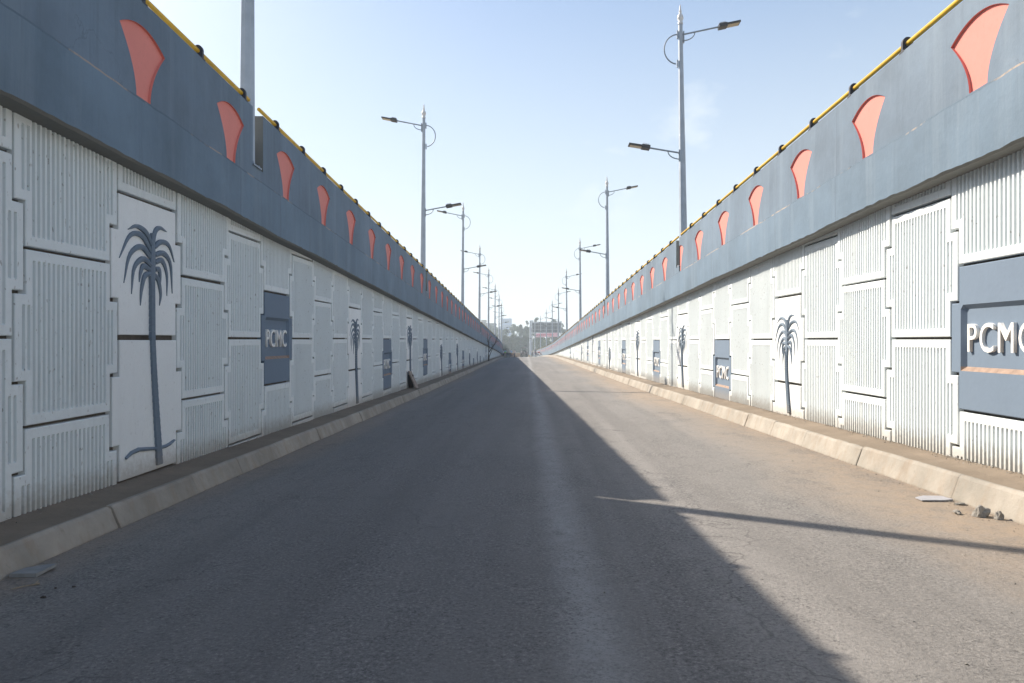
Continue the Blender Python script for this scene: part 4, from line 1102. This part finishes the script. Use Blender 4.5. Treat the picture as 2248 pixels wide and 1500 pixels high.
mb = MB(); p0, p1 = rel(1169, 731), rel(1230, 709); hoard = simple('hoarding_back', (0.05, 0.06, 0.075), 0.7, 0.12, 0.8)
mb.box(((p0.x + p1.x) / 2, 0, (p0.z + p1.z) / 2), (p1.x - p0.x, 0.15, p1.z - p0.z), 0); mb.build('board', hoard, ga)
mb = MB()
for i in range(10):
    x = p0.x + (p1.x - p0.x) * i / 9; mb.box((x, -0.14, (p0.z + p1.z) / 2), (0.08, 0.12, p1.z - p0.z + 0.2), 0)
for t in (0.02, 0.35, 0.7, 0.98): mb.box(((p0.x + p1.x) / 2, -0.18, p0.z + (p1.z - p0.z) * t), (p1.x - p0.x + 0.2, 0.08, 0.12), 0)
mb.build('frame', M['galv_dark'], ga)
mb = MB(); mb.box(((p0.x + p1.x) / 2, -0.1, p1.z + 0.18), (p1.x - p0.x + 0.3, 0.5, 0.22), 0); mb.build('walkway', M['galv'], ga)
bn = empty('banner', Vector((wpt(1198, 0, SG - 3).x, SG - 3, G)), 0, 'pink and white cloth banner stretched below the grey hoarding', 'banner')
q0, q1 = wpt(1174, 741, SG - 3) - bn.location, wpt(1224, 731, SG - 3) - bn.location
mb = MB(); nx_ = 20
for i in range(nx_):
    t0, t1 = i / nx_, (i + 1) / nx_
    def bp(t, h): return (q0.x + (q1.x - q0.x) * t, 0.06 * math.sin(9 * t), q0.z + (q1.z - q0.z) * (0.35 * t * 0.4 + h * 0.9))
    mb.quad(bp(t0, 0), bp(t1, 0), bp(t1, 1), bp(t0, 1), 1 if i == 0 else 0)
    a_, b_, c_, d_ = [Vector(p) + Vector((0, 0.03, 0)) for p in (bp(t0, 0), bp(t1, 0), bp(t1, 1), bp(t0, 1))]
    mb.quad(d_, c_, b_, a_)
pinkb = simple('banner_pink', (0.75, 0.42, 0.50), 0.85, 0.25, 1.2)
mb.build('cloth', [pinkb, M['slab']], bn)
mb = MB()
rndb = random.Random(3)
for i in range(9):     # unreadable strokes of print across the cloth
    t = 0.12 + 0.76 * i / 9; x = q0.x + (q1.x - q0.x) * t
    mb.box((x, -0.09, q0.z + (q1.z - q0.z) * (0.5 + 0.12 * t)), (0.34, 0.01, rndb.uniform(0.25, 0.5)), 0); mb.box((x + 0.12, -0.095, q0.z + (q1.z - q0.z) * (0.62 + 0.12 * t)), (0.4, 0.01, 0.09), 0)
mb.build('print', simple('banner_red', (0.62, 0.12, 0.18), 0.85, 0.2, 4), bn)
mb = MB(); mb.tube([(q0.x - 0.05, 0, 0), (q0.x - 0.05, 0, q1.z + 0.3)], 0.06, 8); mb.tube([(q1.x + 0.05, 0, 0), (q1.x + 0.05, 0, q1.z + 0.6)], 0.06, 8); mb.build('pole', M['galv_dark'], bn)

# ------------------------------------------------------------------ buildings far behind
def building(x0, x1, ytop, s, depth, label, wallc, rows, cols, winc, cat='building', roof=None, parapet=True):
    a, b_ = wpt(x0, ytop, s), wpt(x1, ytop, s); W = b_.x - a.x; H = a.z - G
    root = empty('building', ((a.x + b_.x) / 2, s + depth / 2, G), 0, label, cat)
    wm = simple('wall_' + label.split()[0], wallc, 0.8, 0.08, 0.3)
    mb = MB(); mb.box((0, 0, H / 2), (W, depth, H), 0); mb.build('walls', wm, root)
    if parapet:
        mb = MB(); mb.box((0, 0, H + 0.25), (W + 0.4, depth + 0.4, 0.5), 0); mb.build('roof', roof or M['raw_concrete'], root)
    wn = simple('window_' + label.split()[0], winc, 0.25, 0.15, 0.5, 0, 0.6)
    cw = W / cols; rh = H / rows; wproto = None
    me = None
    for r in range(rows):
        for c in range(cols):
            if me is None:
                mb = MB(); mb.box((0, 0, 0), (cw * 0.62, 0.10, rh * 0.5), 0); mb.box((0, -0.03, -rh * 0.27), (cw * 0.7, 0.2, 0.12), 0); mb.box((0, -0.06, 0), (0.08, 0.06, rh * 0.5), 0)
                me = mb.mesh('window_mesh'); me.materials.append(wn)
            o = link('window', me, root); o.location = (-W / 2 + (c + 0.5) * cw, -depth / 2 - 0.03, (r + 0.55) * rh)
    return root, W, H
root, W, H = building(1099, 1123, 701, 560, 14, 'blue glass office tower fading in the haze between the trees', (0.10, 0.20, 0.42), 9, 6, (0.08, 0.15, 0.28), roof=simple('tower_roof', (0.35, 0.45, 0.6), 0.6, 0.05, 1))
mb = MB(); mb.tube([(W * 0.32, 0, H), (W * 0.32, 0, H + 4)], 0.12, 6); mb.build('antenna', M['galv'], root)
mb = MB(); mb.box((-W * 0.58, 0, H * 0.42), (W * 0.22, 12, H * 0.84), 0); mb.build('side_wing', simple('tower_wing', (0.14, 0.21, 0.34), 0.7, 0.05, 0.5), root)
building(1057, 1066.5, 704.5, 420, 8, 'narrow grey concrete block rising at far left of the skyline', (0.26, 0.27, 0.27), 7, 2, (0.10, 0.11, 0.12))
building(1068, 1088, 712, 380, 10, 'low grey building behind the left lamp posts', (0.20, 0.22, 0.22), 4, 5, (0.08, 0.09, 0.10))
# long grey hall with vertical bays behind the road end
a, b_ = wpt(1100, 741, 268), wpt(1162, 741, 268); W = b_.x - a.x; H = a.z - G
root = empty('building', ((a.x + b_.x) / 2, 275, G), 0, 'long grey hall with tall vertical bays behind the road end', 'building')
mb = MB(); mb.box((0, 0, H / 2), (W, 12, H), 0); mb.build('walls', simple('hall_wall', (0.075, 0.09, 0.095), 0.8, 0.15, 0.4), root)
mb = MB(); mb.box((0, -0.3, H + 0.2), (W + 0.8, 13, 0.4), 0); mb.build('roof', simple('hall_roof', (0.13, 0.15, 0.155), 0.8, 0.1, 0.5), root)
for i in range(10):
    mb = MB(); mb.box((0, 0, 0), (0.32, 0.5, H), 0); o = mb.build('pilaster', simple('pilaster', (0.12, 0.135, 0.145), 0.8, 0.1, 1), root) if i == 0 else link('pilaster', pil_me, root)
    pil_me = o.data; o.location = (-W / 2 + (i + 0.4) * W / 9.8, -6.2, H / 2)
mb = MB(); mb.box((-W / 2 + 1.9, -6.6, H + 0.1), (2.3, 0.2, 0.34), 0)
for i in range(4): mb.box((-W / 2 + 1.05 + i * 0.52, -6.6, H + 0.36), (0.34, 0.16, 0.22 + 0.1 * (i % 2)), 0)
mb.build('fascia', simple('white_fascia', (0.8, 0.8, 0.8), 0.6, 0.05, 3), root)

# ------------------------------------------------------------------ trees
def leaf_mat(name, lo, hi):
    m, n, b = newmat(name, 0.7, 0.2)
    g = n.nodes.new('ShaderNodeNewGeometry'); f = nz(n, 0.6, 4, 0.6, coord='World')
    c = mixc(n, g.outputs['Random Per Island'], lo, hi); c = mixc(n, rng(n, f, 0.35, 0.65, 0, 0.5), c, tuple(x * 0.6 for x in lo))
    n.links.new(c, b.inputs['Base Color']); return m
LEAF = [leaf_mat('dark_leaves', (0.035, 0.055, 0.028), (0.075, 0.105, 0.045)), leaf_mat('mid_leaves', (0.05, 0.075, 0.03), (0.10, 0.13, 0.05)), leaf_mat('light_leaves', (0.07, 0.10, 0.03), (0.14, 0.17, 0.06))]
M['bark'] = simple('bark', (0.10, 0.085, 0.07), 0.95, 0.3, 3)
def tree(x, ytop, s, wpx, label, kind='round', leaf=0, dens=1.0, seed=0, cat='tree', low=0.25, group='trees beyond the end of the ramp'):
    rnd = random.Random(seed)
    top = wpt(x, ytop, s); H = top.z - G; RW = wpx * s / F_PX / 2 * (1.45 if kind == 'round' else 1.2)
    root = empty('tree', (top.x, s, G), 0, label, cat, group)
    tr = MB(); cr = MB()
    pts = [Vector((0, 0, 0))]
    for i in range(6): pts.append(pts[-1] + Vector((rnd.gauss(0, 0.12), rnd.gauss(0, 0.12), H * 0.78 / 6)))
    r0 = 0.10 + H * 0.016
    tr.tube(pts, [r0 * (1 - 0.13 * i) for i in range(7)], 8)
    clumps = []
    nl = int(16 * dens) if kind != 'cone' else 20
    for k in range(nl):
        t = rnd.uniform(low, 0.98)
        i = min(5, int(t * 6)); base = pts[i].lerp(pts[i + 1], t * 6 - i)
        if kind == 'cone': rr = RW * (1.05 - t) * rnd.uniform(0.5, 1.0)
        elif kind == 'sparse': rr = RW * math.sin(math.pi * (0.15 + 0.8 * t)) * rnd.uniform(0.35, 1.1)
        else: rr = RW * math.sin(math.pi * (0.2 + 0.68 * t)) ** 0.6 * rnd.uniform(0.3, 0.95)
        an = rnd.uniform(0, 2 * math.pi); zz = H * (low + (0.96 - low) * ((t - low) / (0.98 - low)))
        c = Vector((base.x + rr * math.cos(an), base.y + rr * math.sin(an), zz))
        st_ = pts[max(0, i - 1)]
        tr.tube([st_ + (base - st_) * 0.5, base.lerp(c, 0.55) + Vector((0, 0, -0.2)), c], [r0 * 0.35, r0 * 0.2, r0 * 0.06], 5)
        clumps.append((c, (0.34 if kind == 'sparse' else 0.52) * RW * rnd.uniform(0.6, 1.2)))
    clumps.append((Vector((pts[-1].x, pts[-1].y, H * 0.93)), RW * (0.25 if kind != 'round' else 0.5)))
    lv = int((130 if kind == 'sparse' else 230) * dens)
    for c, r in clumps:
        r = min(r, (H - c.z) * 1.0 + 0.15)
        for _ in range(lv):
            d = Vector((rnd.gauss(0, 1), rnd.gauss(0, 1), rnd.gauss(0, 0.8))); d = d.normalized() * (rnd.random() ** 0.4) * r * rnd.uniform(0.85, 1.25)
            p = c + d; sz = rnd.uniform(0.14, 0.34) * (1 if kind != 'sparse' else 0.8)
            u = Vector((rnd.gauss(0, 1), rnd.gauss(0, 1), rnd.gauss(0, 1))).normalized(); v = u.cross(Vector((rnd.gauss(0, 1), rnd.gauss(0, 1), rnd.gauss(0, 1)))).normalized()
            cr.poly([p - u * sz, p + v * sz * 0.5, p + u * sz, p - v * sz * 0.5])
    tr.build('trunk', M['bark'], root); cr.build('crown', LEAF[leaf], root)
T = [
 (1073, 714, 345, 16, 'dark hazy tree beside the low grey building at the left', 'round', 0, 1.0),
 (1086, 717, 330, 18, 'dark broad tree between the left lamp posts below the tower', 'round', 0, 1.1),
 (1098, 724, 320, 18, 'dark hazy tree just left below the blue tower', 'round', 0, 1.1),
 (1111, 722, 300, 20, 'leafy tree in front of the foot of the blue tower', 'round', 0, 1.1),
 (1125.5, 709, 340, 12, 'round pale topped tree just right of the blue tower', 'round', 1, 1.0),
 (1133, 717, 310, 15, 'broad mid green tree left of the pointed one', 'round', 1, 1.1),
 (1141.5, 710, 300, 13, 'pointed dark conifer in the middle of the skyline', 'cone', 0, 1.0),
 (1149, 722, 315, 14, 'mid sized dark tree right of the pointed conifer', 'round', 0, 1.0),
 (1157, 718, 290, 13, 'bushy yellow green tree left of the hoarding post', 'round', 1, 1.0),
 (1160, 702, 330, 14, 'tall open crowned tree rising behind the hoarding post', 'sparse', 1, 1.0),
 (1176, 694, 300, 16, 'tallest sparse tree sticking up above the hoarding', 'sparse', 1, 1.1),
 (1190, 704, 310, 14, 'sparse tree top showing above the hoarding middle', 'sparse', 1, 1.0),
 (1216, 697, 300, 20, 'wide thin crowned tree above the right half of the hoarding', 'sparse', 1, 1.2),
 (1234, 706, 300, 10, 'thin tree at the right end of the hoarding', 'sparse', 1, 1.0),
 (1240, 722, 300, 14, 'low bushy tree right of the hoarding by the wall top', 'round', 0, 1.0),
 (1185, 741, 262, 24, 'leafy green bush tree below the left end of the pink banner', 'round', 2, 1.2),
 (1205, 742, 258, 24, 'leafy green bush tree below the middle of the pink banner', 'round', 2, 1.2),
 (1224, 738, 264, 22, 'leafy dark tree below the right end of the pink banner', 'round', 0, 1.2),
 (1168, 752, 280, 16, 'low yellow green tree behind the thick hoarding post', 'round', 2, 1.0),
 (1104, 737, 256, 13, 'low dark tree in front of the left end of the long hall', 'round', 0, 1.1),
 (1116, 741, 255, 12, 'low dark tree in front of the hall between the vest wearers and the cyclist', 'round', 0, 1.1),
 (1129, 736, 257, 13, 'dark bushy tree in front of the hall behind the walking person', 'round', 1, 1.1),
 (1141, 742, 255, 12, 'low green tree in front of the hall just left of the tractor', 'round', 0, 1.1),
 (1153, 738, 257, 14, 'dark bushy tree in front of the hall right behind the tractor', 'round', 0, 1.1)]
for i, (x, y, s, wp, lb, kd, lf, dn) in enumerate(T):
    tree(x, y, s, wp, lb, kd, lf, dn, seed=100 + i, low=0.12 if y > 715 else (0.28 if kd == 'sparse' else 0.2))
mb = MB(); rnd = random.Random(77)
for _ in range(26000):
    x = rnd.uniform(-62, 66); y = 345 + rnd.uniform(-4, 30); hh = 7.5 + 3.5 * noise.noise(Vector((x * 0.12, 0, 0))) + 1.5 * noise.noise(Vector((x * 0.5, 3, 0)))
    p = Vector((x, y, G + rnd.random() ** 0.7 * hh)); sz = rnd.uniform(0.2, 0.5)
    u = Vector((rnd.gauss(0, 1), rnd.gauss(0, 1), rnd.gauss(0, 1))).normalized(); v = u.cross(Vector((rnd.gauss(0, 1), rnd.gauss(0, 1), rnd.gauss(0, 1)))).normalized()
    mb.poly([p - u * sz, p + v * sz * 0.5, p + u * sz, p - v * sz * 0.5])
tag(mb.build('far_woodland', LEAF[0]), 'continuous dark belt of distant foliage behind the trees', kind='stuff')

# ------------------------------------------------------------------ haze
mb = MB(); mb.box((0, 430, 22.5), (690, 950, 51), 0)
hz_ = bpy.data.materials.new('haze_air'); hz_.use_nodes = True; n = hz_.node_tree; n.nodes.clear()
o_ = n.nodes.new('ShaderNodeOutputMaterial'); pv = n.nodes.new('ShaderNodeVolumePrincipled')
pv.inputs['Color'].default_value = (0.80, 0.92, 1.0, 1); pv.inputs['Density'].default_value = 0.0011; pv.inputs['Anisotropy'].default_value = 0.1
n.links.new(pv.outputs['Volume'], o_.inputs['Volume'])
hz = mb.build('haze', hz_); tag(hz, 'pale morning haze filling the air above the ramp', kind='stuff')
